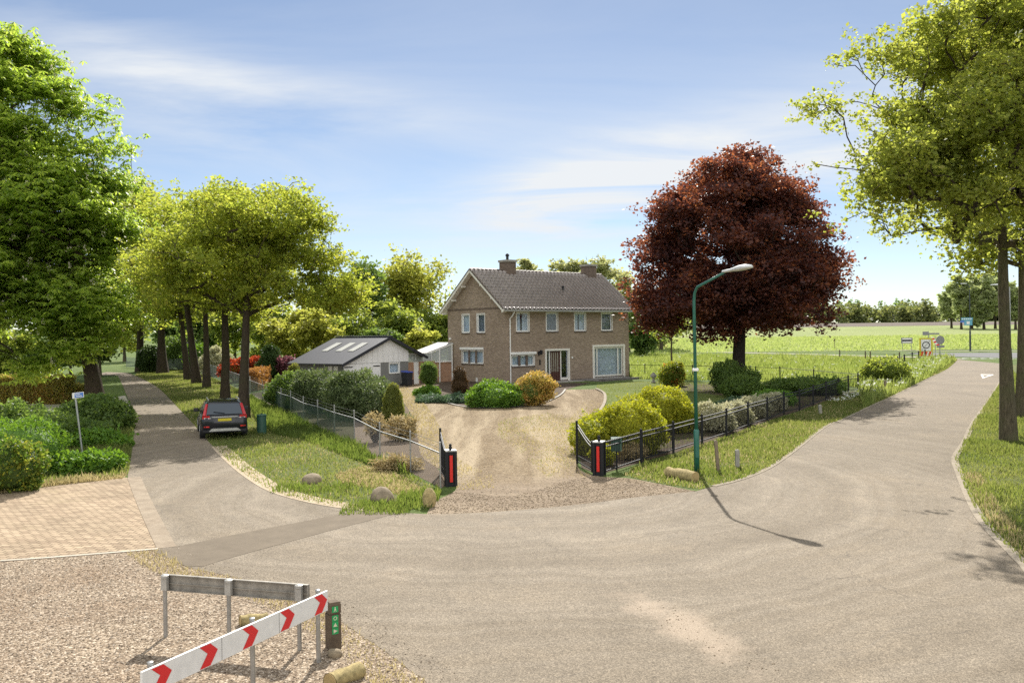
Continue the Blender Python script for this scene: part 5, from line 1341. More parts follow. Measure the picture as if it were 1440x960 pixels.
tree('oak_tree', 'oak with a low V shaped fork at the far bend of the left lane', 'tree', T(229, 524.5),
     [(-.8, 0, 11, 5.2, 4.5, 5), (-1.5, 0, 15.4, 3.2, 2.6, 2.6), (2, 0, 7.5, 3.2, 3, 2.8), (-3, 0, 8, 3.4, 3, 3)], .42, 13, 16, L_oakgreen, nb=85, nc=24, nl=15, bough=1.5, spread=.5, L=.32, W=.2, group=OAKG)
tree('oak_tree', 'farthest oak at the end of the left lane with a straight trunk', 'tree', T(198, 522.5),
     [(-.5, 0, 11.5, 5, 4.5, 5.5), (.4, 0, 16.4, 3, 2.4, 2.6), (-2, 0, 8, 4, 4, 3)], .34, 15, 17, L_oakgreen, nb=75, nc=20, nl=14, bough=1.5, spread=.55, L=.32, W=.2, group=OAKG)

tree('chestnut_tree', 'tall horse chestnut with cream blossom candles left of the lane', 'tree', T(137, 576),
     [(-5.6, 0, 11.3, 7.3, 4.4, 7.2), (-5.6, 0, 16.6, 4.6, 3.4, 3.4), (-2.4, 0, 8.6, 4.1, 4, 5.0), (-1.3, -.5, 5.4, 3.2, 2.8, 2.8), (-2.2, -1.5, 4.4, 3.4, 2.2, 2.3), (-3.0, 0, 11.8, 4.2, 3.6, 3.6), (-8, -1, 7, 5, 5, 3.5), (-6.8, 0, 18.0, 3.6, 3.4, 2.6)],
     .42, 13, 21, L_chest, nb=290, nc=24, nl=5, bough=1.1, spread=.36, L=.26, W=.125, rosette=True, candles=420, lean=(-1.8, 0), squash=.45, bias=2.8)
tree('copper_beech', 'large round copper beech with dark red leaves in the front garden', 'tree', T(1040, 546),
     [(.1, 0, 9.0, 5.7, 5.6, 5.4), (-.0, 0, 12.4, 3.9, 3.8, 2.9), (-3.6, 0, 6.2, 2.8, 3.4, 3.2), (3.3, 0, 6.4, 2.9, 3.4, 3.0), (4.9, 0, 7.6, 1.7, 2.2, 1.6), (-4.9, 0, 5.2, 1.7, 1.8, 1.6), (2.9, 0, 11.2, 2.4, 2.2, 2.1), (-3.9, 0, 9.9, 2.0, 2, 2.0), (0, 0, 5.6, 4.6, 4.2, 2.4)],
     .42, 13, 31, L_beech, M_beechbark, nb=300, nc=32, nl=22, bough=1.0, spread=.22, L=.19, W=.13, bias=2.7, squash=.55, amp=.06, tips=6)
tree('oak_tree', 'big overhanging oak at the right edge whose trunk stands out of frame', 'tree', Vector((17.3, 26.2, zg(26.2))),
     [(.0, 0, 11.2, 6.7, 5.8, 4.2), (1.0, 0, 15, 4.8, 4.6, 3.6), (-4.2, -.3, 10.5, 3.2, 2.8, 2.5), (-5.5, -.3, 10.0, 2.0, 1.8, 1.5), (-5.8, -.3, 9.2, 1.5, 1.5, 1.0), (-2.9, .2, 12.9, 2.6, 2.4, 1.9), (-4.9, 0, 8.2, 1.8, 1.8, 1.0), (-4.2, 0, 8.1, 2.6, 2.2, 1.1), (-5.8, 0, 7.9, 1.3, 1.3, .6), (2, 0, 17, 4, 4, 3)],
     .4, 15, 41, L_oakgreen, nb=195, nc=46, nl=21, bough=.88, spread=.115, L=.112, W=.078, bias=2.4, tips=8, group='oaks along the right road')
tree('oak_tree', 'oak with rugged trunk on the right verge, nearer of the visible pair', 'tree', T(1419, 619),
     [(.6, 0, 11.2, 3.8, 3.6, 3.6), (-1.4, 0, 8.4, 1.9, 2, 1.5), (1.5, 0, 8.2, 2.6, 2.4, 1.8), (.4, 0, 15, 3, 3, 2.4)],
     .23, 13.5, 42, L_oakgreen, M_palebark, nb=75, nc=36, nl=22, bough=.95, spread=.17, L=.12, W=.08, tips=6, group='oaks along the right road', lean=(-.25, 0))
tree('oak_tree', 'oak trunk at the extreme right edge, farther of the visible pair', 'tree', T(1441, 586),
     [(.4, 0, 10.5, 4, 4, 3.8), (-1.2, 0, 7.6, 2.2, 2.2, 1.6)], .27, 13, 43, L_oakgreen, M_palebark, nb=50, nc=24, nl=16, bough=1.0, spread=.32, L=.18, W=.12, group='oaks along the right road')

def far_tree(px, D, ytop, hw, label, mat, seed, ybot=None, name='deciduous_tree', sparse=1., leaf=None, nb=34, trunk=None, bark=None, cat='tree', group='trees behind the house and barn', zbot=None):
    b = at(px, 470, D); x = b.x; z0 = zg(D); top = at(px, ytop, D).z - z0; rx = hw / F * D
    bot = (at(px, ybot, D).z - z0) if ybot else .5
    zc, rz = (top + bot) / 2, (top - bot) / 2
    rng = np.random.default_rng(seed)
    lobes = [(0, 0, zc, rx * .85, rx * .85, rz * .86)]
    for k in range(4):
        th = rng.uniform(0, 6.28); lobes.append((rx * .45 * math.cos(th), rx * .45 * math.sin(th), zc + rz * rng.uniform(-.5, .55), rx * .5, rx * .5, rz * .45))
    Lf = leaf or max(.2, D * .0036)
    return tree(name, label, cat, Vector((x, D, z0)), lobes, trunk or max(.12, rx * .06), top * .8, seed, mat, bark or M_palebark, nb=nb, nc=int(16 * sparse), nl=12,
                bough=rx * .3, spread=rx * .1, L=Lf, W=Lf * .66, group=group, tips=3)
far_tree(511, 96, 346, 42, 'dark green tree rising between the yellow oaks and the airy tree', L_dark, 51, 470)
far_tree(586, 104, 356, 60, 'airy round yellow green tree showing its branches left of the house', L_yellow, 52, 455, sparse=.8, nb=70, trunk=.36, bark=M_oakbark)
far_tree(556, 92, 418, 36, 'loose mid green tree above the right half of the barn roof', L_mid, 53)
far_tree(486, 86, 424, 40, 'bushy light green tree behind the left half of the barn roof', L_mid, 54)
far_tree(443, 80, 436, 34, 'golden bushy tree left of the barn roof ridge', L_yellow, 55)
far_tree(618, 98, 428, 32, 'bright green low tree directly left of the house gable', L_mid, 56)
far_tree(592, 88, 452, 22, 'golden low tree beside the bare trunk behind the barn', L_yellow, 57)
far_tree(460, 112, 385, 46, 'tall tree half hidden behind the oak crown, left of the dark one', L_mid, 58, 470)
far_tree(405, 84, 428, 36, 'pale yellow tree above the purple shrub', L_yellow, 59)
far_tree(372, 92, 430, 36, 'green tree behind the red azaleas', L_mid, 60)
far_tree(330, 100, 425, 40, 'green tree behind the gap between the two nearest oak trunks', L_mid, 61)
far_tree(288, 108, 420, 42, 'mid green tree behind the slim forked oak', L_dark, 62)
far_tree(250, 112, 440, 34, 'dark tree left of the close pair of oak trunks', L_dark, 63)
far_tree(528, 84, 452, 26, 'dark shrubby tree touching the barn ridge', L_dark, 64)
far_tree(641, 122, 420, 26, 'small green tree half hidden by the left house wall', L_mid, 65)
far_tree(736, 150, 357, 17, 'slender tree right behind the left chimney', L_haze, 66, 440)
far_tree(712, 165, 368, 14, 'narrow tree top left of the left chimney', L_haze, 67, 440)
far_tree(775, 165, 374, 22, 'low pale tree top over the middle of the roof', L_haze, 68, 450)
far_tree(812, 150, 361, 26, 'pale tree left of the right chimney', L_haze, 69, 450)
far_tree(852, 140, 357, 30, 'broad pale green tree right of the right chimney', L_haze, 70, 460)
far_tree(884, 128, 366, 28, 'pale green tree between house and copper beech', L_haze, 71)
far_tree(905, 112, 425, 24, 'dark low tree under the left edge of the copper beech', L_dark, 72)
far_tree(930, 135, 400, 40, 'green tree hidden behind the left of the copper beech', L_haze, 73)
# garden behind the left hedge
GL = 'garden trees behind the left hedge'
for k, (px, D, yt, hw, m, lab) in enumerate(((10, 66, 445, 34, L_mid, 'light green garden tree at the left edge behind the hedge'), (58, 70, 470, 30, L_dark, 'dark garden tree behind the middle of the left hedge'),
        (98, 74, 440, 30, L_dark, 'dark garden tree behind the right end of the left hedge'), (140, 82, 430, 30, L_dark, 'dark tree behind the chestnut trunk'), (-30, 75, 430, 45, L_dark, 'tall dark garden tree at the far left behind the light one'),
        (175, 118, 420, 34, L_oakgreen, 'green tree above the far end of the left lane'))):
    far_tree(px, D, yt, hw, lab, m, 80 + k, group=GL)
# birches far right
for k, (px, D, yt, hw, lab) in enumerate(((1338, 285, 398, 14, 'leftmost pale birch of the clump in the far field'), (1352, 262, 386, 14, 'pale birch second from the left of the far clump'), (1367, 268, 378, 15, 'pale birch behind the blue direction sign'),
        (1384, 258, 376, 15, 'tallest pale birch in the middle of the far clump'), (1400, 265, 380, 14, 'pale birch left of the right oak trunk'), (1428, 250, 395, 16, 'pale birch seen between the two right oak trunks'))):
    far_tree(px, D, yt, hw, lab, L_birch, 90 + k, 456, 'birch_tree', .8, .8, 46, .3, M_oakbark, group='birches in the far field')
# bare trunk behind the barn
p = at(596, 500, 92); p.z = zg(92)
t = thing('dead_tree', 'bare broken trunk standing behind the barn, left of the house', 'tree', p)
rng = np.random.default_rng(5); mb = MB(); mb.tube([(0, 0, -.1), (.05, 0, 2), (0, 0, 3.2), (.04, 0, 4.0)], [.27, .22, .2, .16], 9); mb.tube([(.02, 0, 3.3), (.35, 0, 3.9), (.4, 0, 4.4)], [.09, .07, .03], 6); mb.build('trunk', M_palebark, t)

# far forest edge: one mass
rng = np.random.default_rng(77); Vs = []; mbt = MB()
P = []; PC = []
for k in range(330):
    x = rng.uniform(40, 420); y = 482 + rng.uniform(0, 45); h = rng.uniform(8.5, 11.5); r = rng.uniform(3, 5)
    P.append(sample_lobes(rng, [(x, y, 7.5 + h * .58, r, r, h * .45), (x + rng.uniform(-2, 2), y, 7.5 + h * .35, r * .9, r, h * .35), (x + rng.uniform(-3, 3), y - 4, 8.5, 3.5, 2, 2.2)], 260, 3))
    mbt.tube([(x, y, 7), (x, y, 7.5 + h * .7)], .28, 5)
for k in range(60):
    x = rng.uniform(60, 420); y = 560 + rng.uniform(0, 30); h = rng.uniform(12.5, 16.5)
    z = rng.uniform(.25, 1, 90); th = rng.uniform(0, 6.28, 90); rr = (1 - z) * 2.6 + .25
    PC.append(np.stack([x + np.cos(th) * rr, y + np.sin(th) * rr, 7.5 + h * z], 1))
V, Fq = leaf_quads(rng, np.concatenate(P), 1.5, 1.1, .7)
fo = np_mesh('far_forest', V, Fq, leaf_mat('forest_leaves', [(0, (.06, .08, .03)), (1, (.12, .13, .05))], [(0, (.14, .18, .05)), (1, (.28, .28, .08))], .45)); tag(fo, 'low forest edge along the far side of the ploughed field', 'forest', kind='stuff')
tag(mbt.build('forest_trunks', M_palebark, fo), kind='stuff')
V, Fq = leaf_quads(rng, np.concatenate(PC), 1.6, 1.0, .6)
fc = np_mesh('conifer_forest', V, Fq, L_dark); tag(fc, 'dark conifer tops rising behind the far forest edge', 'forest', kind='stuff')

# ------------------------------------------------------------------ shrubs
RG = 'shrubs beside the left chain link fence'
bush(418, 572, [(0, 0, .9, 1.4, 1.2, .95), (-.9, .6, .7, 1.0, 1, .75)], 101, L_dark, 'shrub', 'dark green shrub at the left end of the row by the chain link fence', n=11000, L=.13, W=.065, group=RG)
bush(455, 580, [(0, 0, 1.05, 1.5, 1.3, 1.05), (-.7, .5, 1.2, 1.1, 1.1, .9)], 102, L_rhodo, 'rhododendron', 'silvery rhododendron in the row, next to the dark green shrub', n=13000, L=.15, W=.055, group=RG)
bush(495, 589, [(0, 0, 1.05, 1.45, 1.3, 1.05), (.5, .6, 1.2, 1.2, 1.2, .95)], 103, L_rhodo, 'rhododendron', 'silvery rhododendron in the middle of the row by the chain link fence', n=13000, L=.15, W=.055, group=RG)
bush(517, 591, [(0, 0, .8, 1.0, 1.1, .85), (.2, .8, .9, .95, 1.0, .75)], 104, L_rhodo, 'rhododendron', 'silvery rhododendron directly left of the clipped yew cone', n=12000, L=.15, W=.055, group=RG)
shrub('yew_cone', 'clipped green yew cone with brownish tip beside the driveway', 'topiary', G(553, 597), [(0, 0, .55, .5, .5, .6), (0, 0, 1.05, .43, .43, .55), (0, 0, 1.45, .28, .28, .36)], 105, L_cone, n=14000, L=.055, W=.03, bias=12, amp=.05, core=.85, knobs=0)
shrub('conifer', 'small rounded conifer behind the left end of the rhododendrons', 'conifer', G(415, 553), [(0, 0, .8, .5, .5, .9), (0, 0, 1.45, .33, .33, .5)], 106, L_cone, n=5000, L=.09, W=.05, bias=10, amp=.05, core=.85)
shrub('lollipop_tree', 'dark clipped ball on a short stem near the garden wall', 'topiary', G(604, 555), [(0, 0, 1.35, .52, .52, .72)], 107, L_dark, n=6000, L=.07, W=.045, bias=10, amp=.05, core=.85, stem=.9)
shrub('conifer', 'brown upright conifer in the bed against the house gable', 'conifer', G(647, 563), [(0, 0, .75, .48, .48, .8), (0, 0, 1.3, .38, .38, .65)], 108, L_brown, n=8000, L=.07, W=.035, bias=10, amp=.05, core=.85)
bush(694, 572.5, [(0, 0, .45, 1.25, .8, .75), (.9, .2, .4, .75, .7, .65), (-.8, .1, .4, .7, .7, .62), (0, .9, .6, 1.1, .8, .72)], 109, L_green, 'shrub', 'bright green low shrub in front of the downpipe corner of the house', n=11000, L=.12, W=.07)
bush(751, 570, [(0, 0, .8, 1.05, .95, .85), (.25, 0, 1.05, .8, .8, .7)], 110, L_orange, 'shrub', 'round orange and yellow shrub left of the front door', n=11000, L=.11, W=.055, core=.8, corem=L_mid)
bush(628, 566, [(-.8, .4, .12, 1.0, .8, .32), (.6, 0, .12, 1.1, .8, .34), (1.5, -.2, .12, .7, .6, .3)], 111, L_blue, 'ground_cover', 'low grey green ground cover at the foot of the brown conifer', 'ground cover', n=9000, L=.09, W=.06)
bush(600, 556, [(0, .3, .14, .9, .8, .36)], 112, L_green, 'ground_cover', 'low bright ground cover under the clipped ball tree', 'ground cover', n=4500, L=.09, W=.06)
bush(878, 641, [(.35, .8, .74, 1.1, 1.2, .88), (-.85, .75, .55, .85, .95, .68), (.75, .9, .9, .7, .85, .66), (-.2, 1.1, .75, .8, .9, .72)], 113, L_box, 'box_shrub', 'yellow green clipped mound nearest the iron fence and gate', n=34000, L=.075, W=.048, bias=11, amp=.1, core=.84, knobs=16, group='yellow green mounds by the drive')
bush(930, 611, [(.15, 1.0, .8, 1.2, 1.2, .9), (-.75, 1.0, .75, .9, .9, .7), (.7, .8, .55, .8, .9, .7), (0, 1.1, 1.0, .8, .8, .62)], 114, L_box, 'box_shrub', 'yellow green clipped mound behind the nearer one, toward the lawn', n=28000, L=.08, W=.05, bias=11, amp=.1, core=.84, knobs=16, group='yellow green mounds by the drive')
bush(848, 655, [(0, .1, .3, .35, .35, .36)], 115, L_box, 'shrub', 'small yellow green bush inside the right gate leaf', n=3500, L=.07, W=.045)
bush(893, 648, [(0, .3, .2, .5, .35, .28)], 116, L_dry, 'shrub', 'small dry plant in the bed behind the fence bars', n=1500, L=.1, W=.03)
for k, (px, py, r, h, m, lab) in enumerate(((1003, 608, .8, .62, L_silver, 'pale variegated shrub right behind the lamp post and fence'), (1031, 598, .75, .55, L_silver, 'pale variegated shrub second along the iron fence from the lamp'),
        (1060, 588, .75, .55, L_silver, 'pale variegated shrub third along the iron fence from the lamp'), (1040, 582, 1.1, .42, L_blue, 'bluish low shrub behind the pale variegated row'), (1090, 570, 1.1, .45, L_green, 'bright green low hedge like shrub in front of the beech bush'),
        (1085, 578, .7, .5, L_silver, 'white flowering shrub beside the bright green low one'))):
    bush(px, py, [(0, .2, h * .75, r, r * .8, h), (r * .5, .3, h * .6, r * .6, r * .6, h * .8)], 120 + k, m, 'shrub', lab, n=6500, L=.1, W=.05, group='shrubs behind the iron fence')
bush(1026, 553, [(0, .6, .9, 1.05, 1, 1.05), (.9, .2, .8, .8, .8, .8)], 130, L_dark, 'shrub', 'tall dark bush hugging the copper beech trunk', n=9000, L=.11, W=.07)
bush(1044, 558, [(0, 0, .55, 1.2, .8, .6)], 131, L_dark, 'shrub', 'low dark bush in front of the copper beech trunk', n=8000, L=.1, W=.07)
bush(1130, 556, [(0, .3, .5, 1.9, 1, .55), (1.5, .1, .45, 1, .9, .5), (-1.3, .3, .45, 1, .9, .5)], 132, L_dark, 'shrub', 'long dark bush at the far corner of the fenced garden', n=11000, L=.11, W=.08)
bush(945, 543, [(0, 0, .8, .85, .8, .85), (.3, 0, 1.1, .5, .5, .5)], 133, L_redtip, 'shrub', 'small red tipped bush right of the terrace end', n=6000, L=.11, W=.06, corem=L_mid)
bush(1246, 541, [(0, .3, .9, 1.2, 1.1, .95), (-.8, .2, .7, .8, .8, .75), (.9, .3, .7, .8, .8, .7)], 134, L_mid, 'shrub', 'wild yellow green bush on the verge of the right road', n=8000, L=.14, W=.09)
tree('young_tree', 'young tree with thin trunk under the left of the copper beech', 'tree', G(945, 531), [(0, 0, 4.6, 1.5, 1.5, 1.4)], .1, 4.5, 135, L_mid, M_palebark, nb=14, nc=14, nl=9, bough=.6, spread=.25, L=.2, W=.13)
# left garden
bush(8, 690, [(0, 0, .65, 1.05, .9, .75), (-1, .2, .7, 1, .9, .8)], 140, leaf_mat('yellow_flecked_leaves', [(0, (.04, .075, .015)), (.55, (.08, .12, .02)), (.8, (.24, .23, .03)), (1, (.34, .3, .04))], [(0, (.1, .2, .02)), (.6, (.2, .3, .03)), (1, (.5, .46, .04))], .35), 'shrub', 'yellow flecked dense shrub at the left edge of the brick paving', n=17000, L=.085, W=.055, core=.85, bias=10, corem=L_dark)
bush(28, 668, [(0, .3, .7, 1.2, 1.1, .85), (-1.2, .4, .75, 1.2, 1.1, .85)], 141, L_green, 'shrub', 'fine leaved green shrub behind the yellow flecked one', n=16000, L=.09, W=.03, core=.8, bias=9)
bush(95, 664, [(0, 0, .2, 1.1, .7, .42), (.8, .3, .2, .7, .6, .36), (-.9, .2, .2, .8, .7, .4)], 142, L_green, 'nettle_patch', 'bright nettles at the foot of the leaning street sign', 'nettles', n=8000, L=.13, W=.07, core=0)
bush(65, 628, [(0, 0, .5, 1.3, 1.0, .75), (1.1, .5, .4, .9, .8, .6)], 143, L_dark, 'shrub', 'dark green shrub between the side drive and the fine leaved shrub', n=9000, L=.12, W=.07)
bush(20, 612, [(0, 0, .5, 2.2, 1.0, .7)], 144, L_dark, 'shrub', 'low dark shrub along the side drive at the left edge', n=8000, L=.12, W=.07)
bush(140, 603, [(0, 0, .7, 1.3, 1.1, .8), (.8, -.3, .5, .9, .8, .6), (-1.0, .2, .5, .9, .8, .7)], 145, L_dark, 'ivy_bush', 'dark ivy bush around the foot of the chestnut trunk', n=11000, L=.12, W=.09)
bush(128, 628, [(0, 0, .25, 1.5, .8, .4), (-1.2, .4, .25, .9, .7, .45)], 146, L_green, 'ground_cover', 'leafy green ground cover in front of the chestnut', 'ground cover', n=8000, L=.12, W=.07, core=0)
hedge('beech_hedge', 'tall clipped beech hedge with copper top along the left side drive', G(-70, 566.5), G(97, 567), 1.55, 1.1, 150, L_copperhedge, 26000, .12, .08)
hedge('beech_hedge', 'lower clipped beech hedge between the tall hedge and the chestnut', G(99, 566), G(133, 564), .95, .8, 151, L_copperhedge, 6000, .12, .08)
# beyond the left chain-link fence
hedge('beech_hedge', 'orange brown clipped hedge beside the nearest oak trunks', G(352, 550), G(372, 543), 1.35, .8, 152, leaf_mat('russet_hedge_leaves', [(0, (.17, .09, .025)), (1, (.34, .17, .06))], [(0, (.3, .15, .03)), (1, (.5, .24, .06))], .35), 7000, .12, .08)
bush(332, 537, [(0, 0, 1.0, 1.3, 1, .8), (1.2, .2, .9, 1, .9, .7)], 153, L_redleaf, 'azalea', 'bright red azalea between the two nearest oak trunks', n=6000, L=.14, W=.1, corem=L_mid)
bush(358, 540, [(0, .5, 1.3, .9, .9, .75)], 154, L_redleaf, 'azalea', 'bright red azalea above the orange brown hedge', n=4500, L=.14, W=.1, corem=L_mid)
bush(407, 541, [(0, 0, 1.1, .8, .8, 1.1)], 155, L_purple, 'shrub', 'purple leaved shrub left of the barn', n=5000, L=.14, W=.09)
bush(381, 541, [(0, 0, 1.4, .85, .85, 1.5), (.1, 0, 2.1, .5, .5, .9)], 156, L_conifer, 'conifer', 'dark conifer between the purple shrub and the orange hedge', 'conifer', n=6000, L=.16, W=.07, bias=9)
bush(213, 523, [(0, 0, 1.2, 1.3, 1.2, 1.3)], 157, L_conifer, 'conifer', 'dark dome shaped conifer at the far end of the left lane', 'conifer', n=5000, L=.2, W=.1, bias=9)
bush(303, 528, [(0, 0, 1.2, 1.5, 1.2, 1.2)], 158, L_silver, 'shrub', 'pale green shrub behind the slim forked oak', n=5000, L=.17, W=.11)
bush(281, 522, [(0, 0, 1.3, 1.6, 1.3, 1.3)], 159, L_green, 'shrub', 'bright green shrub behind the close pair of oak trunks', n=4500, L=.2, W=.13)
bush(255, 519, [(0, 0, 1.8, 2.2, 1.8, 1.8)], 160, L_dark, 'shrub', 'dark evergreen shrub left of the close pair of oak trunks', n=5000, L=.22, W=.15)
bush(560, 620, [(0, 0, .4, .45, .4, .5), (.35, .2, .45, .35, .3, .45)], 161, L_dry, 'dry_shrub', 'withered tan shrub at the foot of the yew cone', 'shrub', n=2200, L=.13, W=.035, core=0)
bush(528, 622, [(0, 0, .65, .4, .35, .42)], 162, L_dry, 'dry_shrub', 'sparse bleached plant leaning over the chain link fence', 'shrub', n=700, L=.16, W=.04, core=0)
bush(573, 612, [(0, 0, .3, .3, .4, .5)], 163, L_rhodo, 'shrub', 'small grey green shrub just right of the yew cone', n=1800, L=.1, W=.04)
bush(560, 662, [(0, 0, .12, .7, .3, .3)], 164, L_dry, 'dry_shrub', 'low dry growth along the chain link fence nearest the gate', 'shrub', n=1600, L=.16, W=.03, core=0)

# ------------------------------------------------------------------ grass and small scatter
grass('verge_grass', 'short sunlit grass of the left verge by the parked car', VL, 80000, .06, .028, L_grass, 201, .4)
TG = g([(390, 612), (430, 620), (480, 640), (540, 662), (577, 668), (534, 649), (498, 625), (447, 604), (409, 586), (369, 566), (352, 557), (352, 575), (365, 600)])
grass('tall_grass', 'tall lush grass along the left chain link fence', TG, 26000, .16, .03, L_lush, 202, .5)
for k, (px, py, sx) in enumerate(((440, 688, 1.0), (555, 712, .9), (530, 718, .8), (590, 700, .5))):
    c = G(px, py); grass('grass_tuft', 'tuft of long grass around the boulders of the left verge', [(c.x - sx, c.y - .5), (c.x + sx, c.y - .5), (c.x + sx, c.y + .6), (c.x - sx, c.y + .6)], 800, .1, .024, L_lush, 210 + k, .4)
grass('verge_grass', 'short grass of the verge around the green lamp post', VR, 100000, .065, .028, L_grass, 203, .4)
grass('straw_grass', 'bleached straw in the verge around the green lamp post', VR, 14000, .06, .028, L_straw, 204, .5)
DRY = g([(515, 655), (560, 668), (600, 690), (596, 705), (540, 690), (480, 680), (470, 668)])
grass('straw_grass', 'dry bleached grass below the chain link fence near the gate', DRY, 8000, .045, .03, L_straw, 225, .5)
grass('straw_grass', 'bleached straw in the left verge', VL, 12000, .05, .028, L_straw, 205, .5)
VRn = smooth(right_edge[1:]) + [Vector((34, 60)), Vector((24, 36)), Vector((18, 22)), Vector((15, 8))]
grass('verge_grass', 'sunlit grass of the right verge under the oak trunks', VRn, 110000, .08, .028, L_grass, 206, .5)
grass('verge_grass', 'shaded grass of the verge in front of the chestnut', VLL, 26000, .12, .035, L_grass, 207, .4)
grass('mown_grass', 'short mown grass of the garden lawn', LAWN, 50000, .03, .03, L_grass, 208, .2)
MEA = g([(886, 533), (1009, 535), (1097, 538), (1206, 545), (1262, 518), (1295, 510), (1270, 506.5), (1150, 503), (1000, 500), (886, 499)])
grass('meadow_grass', 'long bright meadow grass behind the garden fence', MEA, 90000, .24, .055, L_meadow, 209, .5)
grass('roadside_grass', 'long grass of the verge beyond the garden along the right road', g([(1207, 551), (1214, 539), (1262, 518), (1301, 508), (1330, 503), (1345, 506), (1303, 533), (1255, 556), (1215, 574)]), 16000, .32, .05, L_meadow, 211, .5)
farm = [Vector((20, 123)), Vector((140, 118)), Vector((210, 200)), Vector((10, 200))]
grass('crop_rows', 'pale young crop covering the field beyond the main road', farm, 60000, .2, .22, leaf_mat('crop_leaves', [(0, (.13, .18, .05)), (1, (.25, .29, .1))], [(0, (.28, .36, .08)), (1, (.46, .5, .16))], .45), 212, .3)
rng = np.random.default_rng(9)
def umbels(name, label, poly, n, h, s, seed):
    rng = np.random.default_rng(seed); P = poly_points(rng, poly, n); z = zgv(P[:, 1]) + h * rng.uniform(.5, 1.2, n)
    C = np.stack([P[:, 0], P[:, 1], z], 1); Q = (C[:, None] + rng.normal(size=(n, 5, 3)) * np.array([s, s, s * .25])).reshape(-1, 3)
    V, Fq = leaf_quads(rng, Q, s * 1.3, s, .3); tag(np_mesh(name, V, Fq, L_white), label, 'wildflowers', kind='stuff')
umbels('cow_parsley', 'white cow parsley flowering along the right road verge', g([(1207, 551), (1262, 520), (1340, 505), (1303, 531), (1255, 555), (1230, 560)]), 220, .5, .09, 1)
umbels('meadow_flowers', 'white flecks of wildflowers in the meadow', MEA, 350, .3, .07, 2)
umbels('garden_flowers', 'small white flowers at the fence corner of the garden', g([(1162, 566), (1207, 552), (1225, 556), (1180, 572)]), 90, .3, .04, 3)

def stones(name, label, poly, n, r0, r1, mat, seed, zoff=.01):
    rng = np.random.default_rng(seed); P = poly_points(rng, poly, n)
    s = rng.uniform(r0, r1, n) * rng.uniform(.6, 1.3, n)
    O = np.array([[1, 0, 0], [0, 1, 0], [-1, 0, 0], [0, -1, 0], [0, 0, .7], [0, 0, -.5]]) * 1.0
    V = O[None] * (1 + .35 * rng.normal(size=(n, 6, 1))) * s[:, None, None]
    a = rng.uniform(0, 6.28, n); c_, s_ = np.cos(a)[:, None], np.sin(a)[:, None]
    X = V[..., 0] * c_ - V[..., 1] * s_; Y = V[..., 0] * s_ + V[..., 1] * c_
    V = np.stack([X + P[:, :1], Y + P[:, 1:], V[..., 2] + (zgv(P[:, 1]) + zoff)[:, None]], 2).reshape(-1, 3)
    T = np.array([[0, 1, 4], [1, 2, 4], [2, 3, 4], [3, 0, 4], [1, 0, 5], [2, 1, 5], [3, 2, 5], [0, 3, 5]])
    tag(np_mesh(name, V, (np.arange(n)[:, None, None] * 6 + T[None]).reshape(-1, 3), mat), label, 'gravel', kind='stuff')
def pebble(name, stops):
    b = NB(name); b.col(b.ramp(b.n('ShaderNodeNewGeometry').outputs['Random Per Island'], stops)).rough(.85).spec(.25); return b.m
M_peb = pebble('pebbles', [(0, (.1, .075, .052)), (.4, (.23, .178, .125)), (.8, (.38, .315, .235)), (1, (.58, .51, .42))])
M_clod = pebble('soil_clods', [(0, (.17, .125, .08)), (1, (.42, .33, .225))])
LOT = smooth(lot_edge[:-3]) + [Vector((-1, 6)), Vector((-9, 6)), Vector((-12, 15.5))] + g([(0, 786), (150, 778), (222, 772)])
stones('loose_gravel', 'loose tan gravel of the front lot', LOT, 46000, .006, .0145, M_peb, 301)
stones('loose_gravel', 'loose gravel along the road edge of the front lot', [p + Vector((dx, dy)) for p, (dx, dy) in ([(p, (0, 0)) for p in smooth(lot_edge[:9])] + [(p, (.35, .25)) for p in reversed(smooth(lot_edge[:9]))])], 900, .004, .011, M_peb, 302, .016)
stones('soil_clods', 'dry clods and debris at the mouth of the driveway', smooth(g([(606, 716), (640, 692), (720, 698), (815, 672), (880, 673), (940, 684), (970, 690)])) + smooth(mouth), 6000, .006, .017, M_clod, 303, .016)
stones('loose_gravel', 'loose gravel of the house driveway', DRIVE, 9000, .008, .018, M_peb, 304)
c = Vector((2.4, 12.6)); stones('road_grit', 'dark crumbs of grit washed onto the asphalt', [(c.x - .8, c.y + 1.2), (c.x - .1, c.y + 1.4), (c.x + .9, c.y - 1.6), (c.x + .3, c.y - 1.7)], 150, .005, .012, M_clod, 305, .016)
LE = [p + Vector((.0, .0)) for p in smooth(lot_edge[:9])]
grass('dry_grass', 'dry yellow grass fringe between the gravel lot and the road', LE + [p + Vector((-.45, -.35)) for p in reversed(LE)], 3800, .05, .014, L_straw, 220, .5)
DG = [p for p in smooth(drive_l[2:])] 
grass('dry_grass', 'dry grass creeping over the left edge of the driveway', DG + [p + Vector((1.0, .2)) for p in reversed(DG)], 5000, .05, .03, L_straw, 226, .5)
SIDE = g([(700, 592), (770, 580), (820, 590), (815, 625), (808, 655), (770, 672), (735, 640), (700, 612)])
grass('dry_grass', 'sparse dry grass on the right half of the driveway', SIDE, 5200, .03, .03, L_straw, 228, .5)
grass('dry_grass', 'sparse green weeds on the right half of the driveway', SIDE, 1500, .035, .025, L_grass, 229, .5)
DG2 = smooth(drive_r[2:9])
grass('dry_grass', 'thin dry grass along the right edge of the driveway', DG2 + [p + Vector((-1.2, -.3)) for p in reversed(DG2)], 1800, .04, .025, L_straw, 227, .5)
grass('dry_grass', 'dry grass fringe between the brick paving and the left verge', g([(0, 694), (87, 682), (173, 673), (178, 668), (87, 676), (0, 688)]), 3000, .09, .025, L_straw, 221, .5)
RE = smooth(right_edge[3:11], 5)
